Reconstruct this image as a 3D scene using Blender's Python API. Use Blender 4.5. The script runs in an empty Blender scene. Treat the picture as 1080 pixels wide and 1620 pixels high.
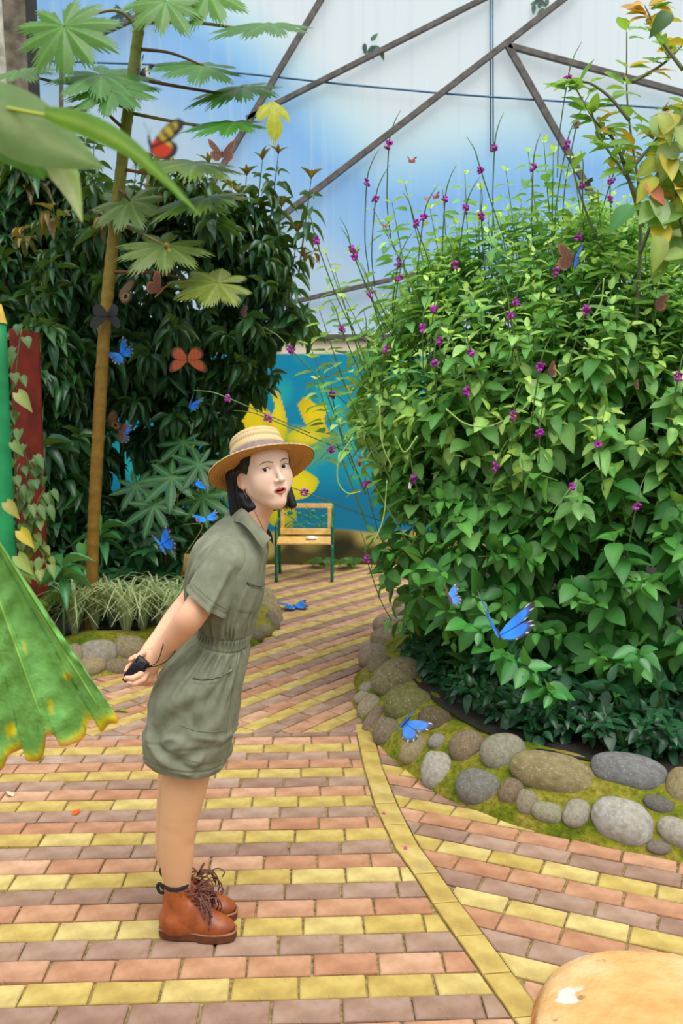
import bpy, bmesh, math, random, os
import numpy as np
from mathutils import Vector, Matrix, Euler
from mathutils.bvhtree import BVHTree

random.seed(7)
rng = np.random.default_rng(7)
S = bpy.context.scene
COL = S.collection

# ------------------------------------------------------------------ camera
F_PX, CAM_H = 1380.0, 1.65            # focal length in pixels of a 1080x1620 frame, eye height
PITCH = math.atan(145 / 1380.0)
cam_d = bpy.data.cameras.new('camera_view')
cam_d.sensor_fit = 'VERTICAL'
cam_d.sensor_height = 36.0
cam_d.lens = 36.0 * F_PX / 1620.0
cam_d.clip_start = 0.05
cam_d.dof.use_dof = True
cam_d.dof.focus_distance = 2.75
cam_d.dof.aperture_fstop = 6.3
cam = bpy.data.objects.new('camera_view', cam_d)
COL.objects.link(cam)
cam.location = (0, 0, CAM_H)
cam.rotation_euler = (math.pi / 2 - PITCH, 0, 0)
S.camera = cam

# ------------------------------------------------------------------ sky, sun, exposure
w = bpy.data.worlds.new('overcast_sky')
S.world = w
w.use_nodes = True
nt = w.node_tree
bgn = nt.nodes['Background']
bgn.inputs['Color'].default_value = (0.93, 0.97, 1.0, 1)
_tc = nt.nodes.new('ShaderNodeTexCoord')          # overcast sky: the zenith three times as bright as the horizon
_sp = nt.nodes.new('ShaderNodeSeparateXYZ')
_mr = nt.nodes.new('ShaderNodeMapRange')
_mr.inputs['To Min'].default_value, _mr.inputs['To Max'].default_value = 0.52, 1.56
nt.links.new(_tc.outputs['Generated'], _sp.inputs[0])
nt.links.new(_sp.outputs['Z'], _mr.inputs['Value'])
nt.links.new(_mr.outputs['Result'], bgn.inputs['Strength'])
sun_d = bpy.data.lights.new('sun', 'SUN')
sun_d.energy = 2.2
sun_d.angle = math.radians(40)
sun_d.color = (1.0, 0.97, 0.92)
sun = bpy.data.objects.new('sun', sun_d)
COL.objects.link(sun)
sun.rotation_euler = Vector((-0.25, 0.45, -1.0)).to_track_quat('-Z', 'Y').to_euler()
S.view_settings.view_transform = 'Standard'
S.view_settings.look = 'None'
S.view_settings.gamma = 1.0
S.view_settings.use_curve_mapping = False
S.view_settings.exposure = 0.38

# ------------------------------------------------------------------ measuring the place
COSP, SINP = math.cos(PITCH), math.sin(PITCH)


def ray(px, py):
    x = (px - 540) / F_PX
    y = -(py - 810) / F_PX
    return np.array([x, COSP + y * SINP, -SINP + y * COSP])


def G(px, py, z=0.0):
    d = ray(px, py)
    return np.array([0, 0, CAM_H]) + d * (z - CAM_H) / d[2]


def W(px, py, Y):
    d = ray(px, py)
    return np.array([0, 0, CAM_H]) + d * Y / d[1]


def unit(v):
    v = np.asarray(v, float)
    return v / (np.linalg.norm(v) + 1e-12)


# ------------------------------------------------------------------ materials
def lin(h):
    if isinstance(h, str):
        h = h.lstrip('#')
        h = [int(h[i:i + 2], 16) / 255 for i in (0, 2, 4)]
    else:
        h = [c / 255 for c in h]
    return tuple(c / 12.92 if c <= 0.04045 else ((c + 0.055) / 1.055) ** 2.4 for c in h)


class M:
    """a small node-graph builder around one principled material"""

    def __init__(self, name, col=(200, 200, 200), rough=0.6, spec=0.4, metal=0.0, sss=0.0):
        self.m = bpy.data.materials.new(name)
        self.m.use_nodes = True
        self.t = self.m.node_tree
        self.N = self.t.nodes
        self.L = self.t.links
        self.b = self.N['Principled BSDF']
        self.b.inputs['Base Color'].default_value = (*lin(col), 1)
        self.b.inputs['Roughness'].default_value = rough
        self.b.inputs['Specular IOR Level'].default_value = spec
        self.b.inputs['Metallic'].default_value = metal
        if sss:
            self.b.inputs['Subsurface Weight'].default_value = sss
            self.b.inputs['Subsurface Radius'].default_value = (0.012, 0.005, 0.003)
            self.b.inputs['Subsurface Scale'].default_value = 1.0

    def n(self, typ, **kw):
        nd = self.N.new(typ)
        for k, v in kw.items():
            if k in nd.inputs:
                nd.inputs[k].default_value = v
            else:
                setattr(nd, k, v)
        return nd

    def coord(self, kind='Object'):
        return self.n('ShaderNodeTexCoord').outputs[kind]

    def noise(self, scale, detail=4, vec=None, rough=0.55, dist=0.0):
        nd = self.n('ShaderNodeTexNoise', Scale=scale, Detail=detail, Roughness=rough, Distortion=dist)
        self.L.new(vec if vec is not None else self.coord(), nd.inputs['Vector'])
        return nd.outputs['Fac']

    def ramp(self, fac, stops):
        nd = self.n('ShaderNodeValToRGB')
        e = nd.color_ramp.elements
        while len(e) < len(stops):
            e.new(0.5)
        for el, (p, c) in zip(e, stops):
            el.position = p
            el.color = (*lin(c), 1) if not isinstance(c, float) else (c, c, c, 1)
        self.L.new(fac, nd.inputs['Fac'])
        return nd.outputs['Color']

    def mix(self, a, b, fac=0.5, mode='MIX'):
        nd = self.n('ShaderNodeMix', data_type='RGBA', blend_type=mode)
        for sock, v in ((nd.inputs[0], fac), (nd.inputs[6], a), (nd.inputs[7], b)):
            if hasattr(v, 'is_output'):
                self.L.new(v, sock)
            elif isinstance(v, (tuple, list)):
                sock.default_value = (*lin(v), 1)
            else:
                sock.default_value = v
        return nd.outputs[2]

    def attr(self, name='Col'):
        return self.n('ShaderNodeAttribute', attribute_name=name).outputs['Color']

    def objcol(self):
        return self.n('ShaderNodeObjectInfo').outputs['Color']

    def rnd(self):
        return self.n('ShaderNodeObjectInfo').outputs['Random']

    def hsv(self, col, h=0.5, s=1.0, v=1.0):
        nd = self.n('ShaderNodeHueSaturation')
        for k, x in (('Hue', h), ('Saturation', s), ('Value', v)):
            if hasattr(x, 'is_output'):
                self.L.new(x, nd.inputs[k])
            else:
                nd.inputs[k].default_value = x
        self.L.new(col, nd.inputs['Color'])
        return nd.outputs['Color']

    def maprange(self, v, a, b, c, d):
        nd = self.n('ShaderNodeMapRange')
        for k, x in zip(('From Min', 'From Max', 'To Min', 'To Max'), (a, b, c, d)):
            nd.inputs[k].default_value = x
        self.L.new(v, nd.inputs['Value'])
        return nd.outputs['Result']

    def base(self, s):
        self.L.new(s, self.b.inputs['Base Color'])
        return self

    def bump(self, h, strength=0.3, dist=0.01):
        nd = self.n('ShaderNodeBump', Strength=strength, Distance=dist)
        self.L.new(h, nd.inputs['Height'])
        self.L.new(nd.outputs['Normal'], self.b.inputs['Normal'])
        return self

    def leafy(self, col, amount=0.35, tint=(190, 220, 60)):
        """adds light passing through the blade"""
        self.base(col)
        tr = self.n('ShaderNodeBsdfTranslucent')
        self.L.new(self.mix(col, tint, 0.35), tr.inputs['Color'])
        mx = self.n('ShaderNodeMixShader', Fac=amount)
        self.L.new(self.b.outputs[0], mx.inputs[1])
        self.L.new(tr.outputs[0], mx.inputs[2])
        self.L.new(mx.outputs[0], self.N['Material Output'].inputs['Surface'])
        return self


def plain(name, col, rough=0.6, var=0.15, scale=20, bump=0.1, **kw):
    a = M(name, col, rough, **kw)
    n = a.noise(scale)
    dark = tuple(int(c * (1 - var)) for c in col)
    lite = tuple(min(255, int(c * (1 + var))) for c in col)
    a.base(a.ramp(n, [(0.3, dark), (0.7, lite)]))
    if bump:
        a.bump(n, bump, 0.004)
    return a.m


# ------------------------------------------------------------------ mesh helpers
class MB:
    def __init__(self):
        self.v, self.f, self.c, self.n = [], [], [], 0

    def add(self, v, f, col=None):
        v = np.asarray(v, float).reshape(-1, 3)
        if isinstance(f, np.ndarray):
            self.f.extend((f + self.n).tolist())
        else:
            k = self.n
            self.f.extend([[i + k for i in q] for q in f])
        self.v.append(v)
        if col is None:
            col = (1, 1, 1)
        col = np.asarray(col, float)
        self.c.append(np.broadcast_to(col, (len(v), 3)))
        self.n += len(v)
        return self

    def tube(self, pts, rad, sides=8, col=None, caps=True, flat=1.0):
        pts = np.asarray(pts, float)
        k = len(pts)
        rad = np.broadcast_to(np.asarray(rad, float), (k,))
        t = np.gradient(pts, axis=0)
        t /= np.linalg.norm(t, axis=1)[:, None] + 1e-12
        up = np.array([0, 0, 1.0]) if abs(t[0][2]) < 0.9 else np.array([1.0, 0, 0])
        a = np.linspace(0, 2 * np.pi, sides, endpoint=False)
        V = []
        x = unit(np.cross(up, t[0]))
        for i in range(k):
            x = unit(x - t[i] * np.dot(x, t[i]))
            y = np.cross(t[i], x)
            V.append(pts[i] + rad[i] * (np.cos(a)[:, None] * x + flat * np.sin(a)[:, None] * y))
        F = []
        for i in range(k - 1):
            for j in range(sides):
                j2 = (j + 1) % sides
                F.append([i * sides + j, i * sides + j2, (i + 1) * sides + j2, (i + 1) * sides + j])
        if caps:
            F.append(list(range(sides))[::-1])
            F.append([(k - 1) * sides + j for j in range(sides)])
        return self.add(np.concatenate(V), F, col)

    def loft(self, rings, col=None, close=True, caps=(False, False)):
        """rings: (k, n, 3)"""
        rings = np.asarray(rings, float)
        k, n = rings.shape[:2]
        F = []
        for i in range(k - 1):
            for j in range(n if close else n - 1):
                j2 = (j + 1) % n
                F.append([i * n + j, i * n + j2, (i + 1) * n + j2, (i + 1) * n + j])
        if caps[0]:
            F.append(list(range(n))[::-1])
        if caps[1]:
            F.append([(k - 1) * n + j for j in range(n)])
        return self.add(rings.reshape(-1, 3), F, col)

    def box(self, c, size, R=None, bev=0.0, col=None):
        hx, hy, hz = np.asarray(size, float) / 2
        b = min(bev, hx * .9, hy * .9, hz * .9)
        if b <= 0:
            v = np.array([[x, y, z] for x in (-hx, hx) for y in (-hy, hy) for z in (-hz, hz)])
            f = [[0, 1, 3, 2], [4, 6, 7, 5], [0, 4, 5, 1], [2, 3, 7, 6], [0, 2, 6, 4], [1, 5, 7, 3]]
        else:
            bm = bmesh.new()
            bmesh.ops.create_cube(bm, size=1)
            for q in bm.verts:
                q.co = Vector((q.co.x * 2 * hx, q.co.y * 2 * hy, q.co.z * 2 * hz))
            bmesh.ops.bevel(bm, geom=bm.edges[:], offset=b, segments=2, affect='EDGES', profile=0.5)
            bm.verts.index_update()
            v = np.array([q.co[:] for q in bm.verts])
            f = [[q.index for q in p.verts] for p in bm.faces]
            bm.free()
        if R is not None:
            v = v @ np.asarray(R).T
        return self.add(v + np.asarray(c, float), f, col)

    def ell(self, c, r, R=None, seg=16, rings=10, col=None):
        V, F = [[0, 0, 1.0]], []
        for i in range(1, rings):
            th = math.pi * i / rings
            for j in range(seg):
                ph = 2 * math.pi * j / seg
                V.append([math.sin(th) * math.cos(ph), math.sin(th) * math.sin(ph), math.cos(th)])
        V.append([0, 0, -1.0])
        for j in range(seg):
            F.append([0, 1 + j, 1 + (j + 1) % seg])
            F.append([len(V) - 1, 1 + (rings - 2) * seg + (j + 1) % seg, 1 + (rings - 2) * seg + j])
        for i in range(rings - 2):
            for j in range(seg):
                a = 1 + i * seg + j
                b = 1 + i * seg + (j + 1) % seg
                F.append([a, a + seg, b + seg, b])
        v = np.array(V) * np.asarray(r, float)
        if R is not None:
            v = v @ np.asarray(R).T
        return self.add(v + np.asarray(c, float), F, col)

    def mesh(self, name, mat, smooth=True):
        me = bpy.data.meshes.new(name)
        V = np.concatenate(self.v) if self.v else np.zeros((0, 3))
        nl = np.array([len(q) for q in self.f], dtype=np.int32)
        li = np.fromiter((i for q in self.f for i in q), dtype=np.int32, count=int(nl.sum()))
        me.vertices.add(len(V))
        me.vertices.foreach_set('co', V.astype(np.float32).ravel())
        me.loops.add(len(li))
        me.loops.foreach_set('vertex_index', li)
        me.polygons.add(len(nl))
        st = np.zeros(len(nl), dtype=np.int32)
        st[1:] = np.cumsum(nl)[:-1]
        me.polygons.foreach_set('loop_start', st)
        me.polygons.foreach_set('loop_total', nl)
        me.polygons.foreach_set('use_smooth', np.full(len(nl), smooth, dtype=bool))
        ca = me.color_attributes.new('Col', 'FLOAT_COLOR', 'POINT')
        C = np.concatenate(self.c)
        ca.data.foreach_set('color', np.concatenate([C, np.ones((len(C), 1))], axis=1).astype(np.float32).ravel())
        me.update(calc_edges=True)
        me.validate()
        if mat is not None:
            me.materials.append(mat)
        return me

    def build(self, name, mat, parent=None, smooth=True):
        return obj(name, self.mesh(name, mat, smooth), parent)


def obj(name, me, parent=None, loc=None, M4=None):
    o = bpy.data.objects.new(name, me)
    COL.objects.link(o)
    if M4 is not None:
        o.matrix_world = M4
    elif loc is not None:
        o.location = loc
    if parent is not None:
        o.parent = parent
        if parent.type == 'EMPTY' or any(parent.location):
            o.matrix_parent_inverse = Matrix.Translation(parent.location).inverted()
    return o


def tag(o, label, cat, group=None):
    o['label'] = label
    o['category'] = cat
    if group:
        o['group'] = group
    return o


def thing(name, label, cat, loc=(0, 0, 0), group=None):
    o = bpy.data.objects.new(name, None)
    o.empty_display_size = 0.1
    COL.objects.link(o)
    o.location = loc
    return tag(o, label, cat, group)


def struct(o):
    o['kind'] = 'structure'
    return o


def stuff(o):
    o['kind'] = 'stuff'
    return o


def spline(pts, n):
    """Catmull-Rom through the points"""
    P = np.asarray(pts, float)
    P = np.vstack([2 * P[0] - P[1], P, 2 * P[-1] - P[-2]])
    k = len(P) - 3
    u = np.linspace(0, k - 1e-9, n)
    i = np.floor(u).astype(int)
    t = (u - i)[:, None]
    a, b, c, d = P[i], P[i + 1], P[i + 2], P[i + 3]
    return 0.5 * (2 * b + (c - a) * t + (2 * a - 5 * b + 4 * c - d) * t ** 2 + (3 * b - a - 3 * c + d) * t ** 3)


def vnoise(P, seed=0, octaves=3):
    """cheap smooth noise from sines, about -1..1"""
    P = np.asarray(P, float)
    r = np.random.default_rng(seed)
    out = np.zeros(P.shape[:-1])
    amp, tot = 1.0, 0.0
    for o in range(octaves):
        for _ in range(3):
            k = r.normal(size=3) * 2 ** o
            out += amp * np.sin(P @ k + r.uniform(0, 6.28))
        tot += amp * 1.7
        amp *= 0.5
    return out / tot
# ================================================================== SETTING
# ---------------------------------------------------------------- paving
def brick_mat(name, c1, c2, c3):
    a = M(name, c1, 0.72, 0.25)
    base = a.ramp(a.rnd(), [(0.0, c1), (0.5, c2), (1.0, c3)])
    big = a.noise(9, 3)
    fine = a.noise(120, 4)
    wear = a.ramp(big, [(0.35, (255, 255, 255)), (0.5, (236, 226, 210)), (0.72, (196, 182, 170))])
    c = a.mix(base, wear, 0.8, 'MULTIPLY')
    speck = a.ramp(a.noise(48, 3), [(0.28, (110, 85, 62)), (0.38, (255, 255, 255))])
    c = a.mix(c, speck, 0.45, 'MULTIPLY')
    a.base(c).bump(fine, 0.25, 0.003)
    return a.m


MAT_BRICK = [
    brick_mat('yellow_brick', (190, 170, 98), (180, 158, 88), (198, 182, 120)),
    brick_mat('pink_brick', (184, 142, 112), (172, 126, 98), (194, 156, 128)),
    brick_mat('mauve_brick', (158, 132, 116), (146, 118, 104), (168, 142, 126)),
]
_j = M('sand_joint', (120, 98, 62), 0.95, 0.1)
_jn = _j.noise(60, 5)
_j.base(_j.ramp(_jn, [(0.3, (96, 80, 48)), (0.55, (146, 126, 84)), (0.8, (178, 160, 112))])).bump(_jn, 0.6, 0.005)
MAT_JOINT = _j.m

R2 = lambda a: np.array([[math.cos(a), -math.sin(a)], [math.sin(a), math.cos(a)]])


def clip_poly(poly, p, n):
    """keep the side where dot(x-p, n) <= 0"""
    out = []
    k = len(poly)
    for i in range(k):
        a, b = poly[i], poly[(i + 1) % k]
        da, db = np.dot(a - p, n), np.dot(b - p, n)
        if da <= 0:
            out.append(a)
        if (da < 0 < db) or (db < 0 < da):
            out.append(a + (b - a) * da / (da - db))
    return out


def poly_area(p):
    p = np.array(p)
    x, y = p[:, 0], p[:, 1]
    return 0.5 * np.sum(x * np.roll(y, -1) - y * np.roll(x, -1))


def brick_mesh_data(poly, top=0.0, ch=0.0035, dep=0.03, jit=None):
    p = np.array(poly)
    c = p.mean(0)
    k = len(p)
    d = p - c
    L = np.linalg.norm(d, axis=1)[:, None]
    inner = c + d * (1 - ch * 1.4 / np.maximum(L, ch * 3))
    if jit is None:
        jit = np.zeros(k)
    V = np.vstack([np.c_[inner, top + jit], np.c_[p, top - ch + jit], np.c_[p, np.full(k, -dep)]])
    F = [list(range(k))]
    for i in range(k):
        j = (i + 1) % k
        F.append([i + k, j + k, j, i])
        F.append([i + 2 * k, j + 2 * k, j + k, i + k])
    return V, F


_brick_cache = {}
BL, BW, GAP = 0.2, 0.1045, 0.0085


def lay_bricks(parent, origin, ang, rows, cols, keep, clips, colour, shift, limit, near=(0.2, 2.6), bw=BW):
    """rows of bricks; each its own object up to `limit` (nearest first), the rest one joined part"""
    R = R2(ang)
    todo = []
    for i in range(*rows):
        for j in range(*cols):
            x0 = j * BL + shift(i)
            u0, v0 = x0 + GAP / 2, i * bw + GAP / 2
            rect = np.array([[u0, v0], [u0 + BL - GAP, v0], [u0 + BL - GAP, v0 + bw - GAP], [u0, v0 + bw - GAP]])
            rect = rect + rng.normal(0, 0.0011, rect.shape)
            wp = rect @ R.T + origin
            c = wp.mean(0)
            if not keep(c):
                continue
            poly = list(wp)
            clipped = False
            for cl in clips:
                for p, n in cl(c):
                    q = clip_poly(poly, p, n)
                    if len(q) != len(poly) or any(np.linalg.norm(a - b) > 1e-6 for a, b in zip(q, poly)):
                        clipped = True
                    poly = q
                    if len(poly) < 3:
                        break
                if len(poly) < 3:
                    break
            if len(poly) < 3 or abs(poly_area(poly)) < 0.0008:
                continue
            todo.append((np.linalg.norm(c - np.array(near)), i, c, poly, clipped))
    todo.sort(key=lambda t: t[0])
    rest = [MB(), MB(), MB()]
    for n, (_, i, c, poly, clipped) in enumerate(todo):
        k = colour(i)
        top = rng.normal(0, 0.0013)
        if n < limit:
            if not clipped:
                key = (k, id(parent) % 7, rng.integers(0, 5))
                if key not in _brick_cache:
                    loc = (np.array(poly) - c) @ R
                    V, F = brick_mesh_data(loc, jit=rng.normal(0, 0.0008, 4))
                    _brick_cache[key] = MB().add(V, F).mesh('brick', MAT_BRICK[k], False)
                o = bpy.data.objects.new('brick', _brick_cache[key])
                COL.objects.link(o)
                o.location = (c[0], c[1], top)
                o.rotation_euler = (0, 0, ang + rng.normal(0, 0.004))
                o.parent = parent
            else:
                V, F = brick_mesh_data(np.array(poly) - c)
                o = MB().add(V, F).build('brick', MAT_BRICK[k], None, False)
                o.location = (c[0], c[1], top)
                o.parent = parent
        else:
            V, F = brick_mesh_data(np.array(poly))
            V[:, 2] += top
            rest[k].add(V, F)
    for k in range(3):
        if rest[k].n:
            stuff(rest[k].build('brick', MAT_BRICK[k], parent, False))
    return len(todo)


# the curved yellow strip: left edge and right edge as x = f(y)
_sy = np.array([1.6, 2.26, 2.43, 2.6, 2.75, 3.04, 3.23, 3.58, 4.0, 4.43, 4.8])
_sl = np.array([0.70, 0.475, 0.428, 0.380, 0.334, 0.262, 0.208, 0.146, 0.108, 0.082, 0.06])
_sr = np.array([0.80, 0.568, 0.520, 0.475, 0.430, 0.356, 0.304, 0.245, 0.196, 0.172, 0.15])


def curve_clip(xs, side, gap=0.004):
    def cl(c):
        y = c[1]
        e = 0.12
        xa, xb = np.interp(y - e, _sy, xs), np.interp(y + e, _sy, xs)
        n = unit(np.array([2 * e, xa - xb])) * side     # points towards +x for side=+1
        p = np.array([np.interp(y, _sy, xs), y]) - n * gap
        return [(p, n)]
    return cl


ANG_A = math.radians(2.4)
YB = 4.50                                                # where the two layings of the path meet
dirA = np.array([math.cos(ANG_A), math.sin(ANG_A)])
nA = np.array([-math.sin(ANG_A), math.cos(ANG_A)])
rowline = np.array([0.0, YB])

slab = lambda pts, z, name: MB().add([[x, y, z] for x, y in pts], [list(range(len(pts)))]).build(name, MAT_JOINT, None, False)
floor_a = struct(slab([(-4, 0.4), (3.5, 0.4), (3.5, 4.55), (-4, 4.55)], -0.011, 'floor'))
floor_b = struct(slab([(-4, 4.4), (3.5, 4.4), (3.5, 10.3), (-4, 10.3)], -0.0113, 'floor.001'))
floor_c = struct(slab([(0.1, 1.2), (3.2, 1.2), (3.2, 4.4), (0.1, 4.4)], -0.0106, 'floor.002'))
trim = struct(slab([(0.02, 4.75), (0.66, 1.7), (0.86, 1.7), (0.2, 4.75)], -0.0102, 'trim_1'))

orgA = np.array([0.0, 2.40 - BW / 2 - 3 * BW * 3])       # rows counted so that row 9 is the yellow one at y 2.4
lay_bricks(floor_a, orgA, ANG_A, (0, 31), (-14, 5),
           lambda c: -2.6 < c[0] < 0.75 and 1.55 < c[1] and np.dot(c - rowline, nA) < 0.05
           and c[0] < np.interp(c[1], _sy, _sl) + 0.08,
           [curve_clip(_sl, 1), lambda c: [(rowline - nA * 0.004, nA)]],
           lambda i: [0, 1, 2][i % 3], lambda i: 0.105 + [0.0, 0.075, 0.145][i % 3] + 0.011 * ((i * 7) % 5 - 2), 300)

ANG_B = math.radians(53)
lay_bricks(floor_b, np.array([-1.0, 4.5]), ANG_B, (-26, 34), (-8, 34),
           lambda c: np.dot(c - rowline, nA) > -0.06 and -2.5 < c[0] < 1.1 and c[1] < 9.95
           and c[0] < 0.75 + 0.25 * max(0, c[1] - 7),
           [lambda c: [(rowline + nA * 0.004, -nA)]],
           lambda i: [0, 1, 2][(i + 1) % 3], lambda i: 0.07 * (i % 3) + 0.013 * (i % 4), 300, near=(-0.3, 4.6))

ANG_C = math.radians(-24)
lay_bricks(floor_c, np.array([0.36, 2.86]), ANG_C, (-14, 12), (-7, 11),
           lambda c: c[0] > np.interp(c[1], _sy, _sr) - 0.09 and c[0] < 2.0 and 1.7 < c[1] < 4.3,
           [curve_clip(_sr, -1)],
           lambda i: [0, 2, 1][(i + 0) % 3], lambda i: 0.06 * (i % 3) + 0.02 * (i % 5), 300, near=(0.6, 2.6))

# the strip itself: bricks laid end to end along the curve
yy = np.linspace(4.62, 1.7, 400)
mid = np.c_[(np.interp(yy, _sy, _sl) + np.interp(yy, _sy, _sr)) / 2, yy]
ln = np.r_[0, np.cumsum(np.linalg.norm(np.diff(mid, axis=0), axis=1))]
for s0 in np.arange(0.0, ln[-1] - 0.2, 0.2):
    ya, yb = np.interp([s0 + 0.003, s0 + 0.197], ln, yy)
    q = lambda y, e: np.array([np.interp(y, _sy, _sl) + 0.003 if e == 0 else np.interp(y, _sy, _sr) - 0.003, y])
    poly = [q(ya, 0), q(yb, 0), q(yb, 1) + (0, 0.012), q(ya, 1) + (0, 0.012)]
    c = np.mean(poly, axis=0)
    V, F = brick_mesh_data(np.array(poly) - c)
    o = MB().add(V, F).build('brick', MAT_BRICK[0], None, False)
    o.location = (c[0], c[1], rng.normal(0.001, 0.001))
    o.parent = trim

# soil beyond the paving, all round
MAT_SOIL = plain('dark_soil', (30, 25, 19), 0.95, 0.4, 14, 0.8)
ground = struct(MB().add([[-30, -25, -0.05], [30, -25, -0.05], [30, 40, -0.05], [-30, 40, -0.05]], [[0, 1, 2, 3]]).build('ground', MAT_SOIL, None, False))

# ---------------------------------------------------------------- mossy mortar beds with river stones
_m = M('mossy_mortar', (120, 110, 40), 0.95, 0.15)
_n1, _n2 = _m.noise(5.5, 5), _m.noise(45, 5)
_c = _m.ramp(_n1, [(0.30, (150, 138, 84)), (0.44, (140, 132, 44)), (0.56, (112, 122, 26)), (0.72, (72, 96, 18))])
_m.base(_m.mix(_c, _m.ramp(_n2, [(0.3, (120, 110, 90)), (0.7, (255, 255, 255))]), 0.7, 'MULTIPLY')).bump(_n2, 0.9, 0.012)
MAT_MORTAR = _m.m
_m = M('river_stone', (150, 145, 135), 0.75, 0.3)
_n1, _n2, _n3 = _m.noise(4, 5), _m.noise(90, 5), _m.noise(14, 4)
_c = _m.mix(_m.objcol(), _m.ramp(_n1, [(0.3, (190, 178, 150)), (0.7, (255, 255, 255))]), 0.8, 'MULTIPLY')
_c = _m.mix(_c, _m.ramp(_n2, [(0.3, (170, 165, 155)), (0.6, (255, 255, 255))]), 0.8, 'MULTIPLY')
_c = _m.mix(_c, (232, 226, 205), _m.ramp(_n3, [(0.58, 0.0), (0.75, 0.4)]))
_m.base(_c).bump(_n2, 0.5, 0.006)
MAT_STONE = _m.m


def stone_mesh(seed, boxy=0.12, segs=22):
    mb = MB()
    mb.ell((0, 0, 0), (1, 1, 1), seg=segs, rings=13)
    v = mb.v[0]
    d = 1 + boxy * vnoise(v * 1.25, seed, 2) + 0.02 * vnoise(v * 5, seed + 50, 2)
    mb.v[0] = np.sign(v) * np.abs(v) ** 0.9 * d[:, None]
    return mb.mesh('stone', MAT_STONE)


STONES = [stone_mesh(i) for i in range(9)]


def mound(path, inward, prof, name, parent, n=70):
    """sweeps a cross section (distance inwards, height) along the outer edge of a bed"""
    P = spline([(x, y, 0) for x, y in path], n)
    t = np.gradient(P, axis=0)
    nn = np.c_[-t[:, 1], t[:, 0]] / np.linalg.norm(t[:, :2], axis=1)[:, None] * inward
    rings = []
    for i in range(n):
        r = []
        for k, (d, h) in enumerate(prof):
            e = 0.02 * vnoise(np.array([P[i, 0] * 5, P[i, 1] * 5, k * .7]), 3)
            r.append([P[i, 0] + nn[i, 0] * (d + e), P[i, 1] + nn[i, 1] * (d + e), h + (0.018 * vnoise(np.array([P[i, 0] * 7, P[i, 1] * 7, d * 9]), 5) if 0 < k else 0)])
        rings.append(r)
    mb = MB().loft(np.array(rings), close=False)
    o = mb.build(name, MAT_MORTAR, parent)
    bvh = BVHTree.FromPolygons([Vector(v) for v in np.concatenate(mb.v)], mb.f)
    return o, bvh


def cast(bvh, px, py):
    d = Vector(ray(px, py)).normalized()
    h = bvh.ray_cast(Vector((0, 0, CAM_H)), d)
    return (np.array(h[0]), np.array(h[1])) if h[0] is not None else (None, None)


def set_stone(parent, bvh, px, py, wpx, hpx, rot, col, seed, sink=0.35, Y=None, thick=None):
    p, n = cast(bvh, px, py)
    if p is None or (Y and abs(p[1] - Y) > 0.6):
        if Y is None:
            return None
        p = W(px, py, Y)
        n = np.array([0, -0.7, 0.7])
    sc = p[1] / F_PX
    rx, rz = wpx / 2 * sc * 1.1, hpx / 2 * sc * 1.1
    ry = thick if thick else min(rx, rz) * 0.75
    # stone lies with its broad face towards the viewer's side of the slope
    view = unit(np.array([0, 0, CAM_H]) - p)
    f = unit(0.35 * n * np.sign(np.dot(n, view)) + 0.65 * view)
    x = unit(np.cross(np.array([0, 0, 1.0]), f))
    z = np.cross(f, x)
    a = math.radians(rot)
    X = x * math.cos(a) + z * math.sin(a)
    Z = -x * math.sin(a) + z * math.cos(a)
    m = Matrix((
        (*(X * rx)[:1], (-f * ry)[0], (Z * rz)[0], 0),
        ((X * rx)[1], (-f * ry)[1], (Z * rz)[1], 0),
        ((X * rx)[2], (-f * ry)[2], (Z * rz)[2], 0), (0, 0, 0, 1)))
    pos = p - f * ry * sink * 0.0 - f * ry * (sink - 0.2)
    m.translation = Vector(pos)
    o = bpy.data.objects.new('stone', STONES[seed % len(STONES)])
    COL.objects.link(o)
    o.matrix_world = m
    o.parent = parent
    o.color = (*lin(col), 1)
    return o


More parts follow.
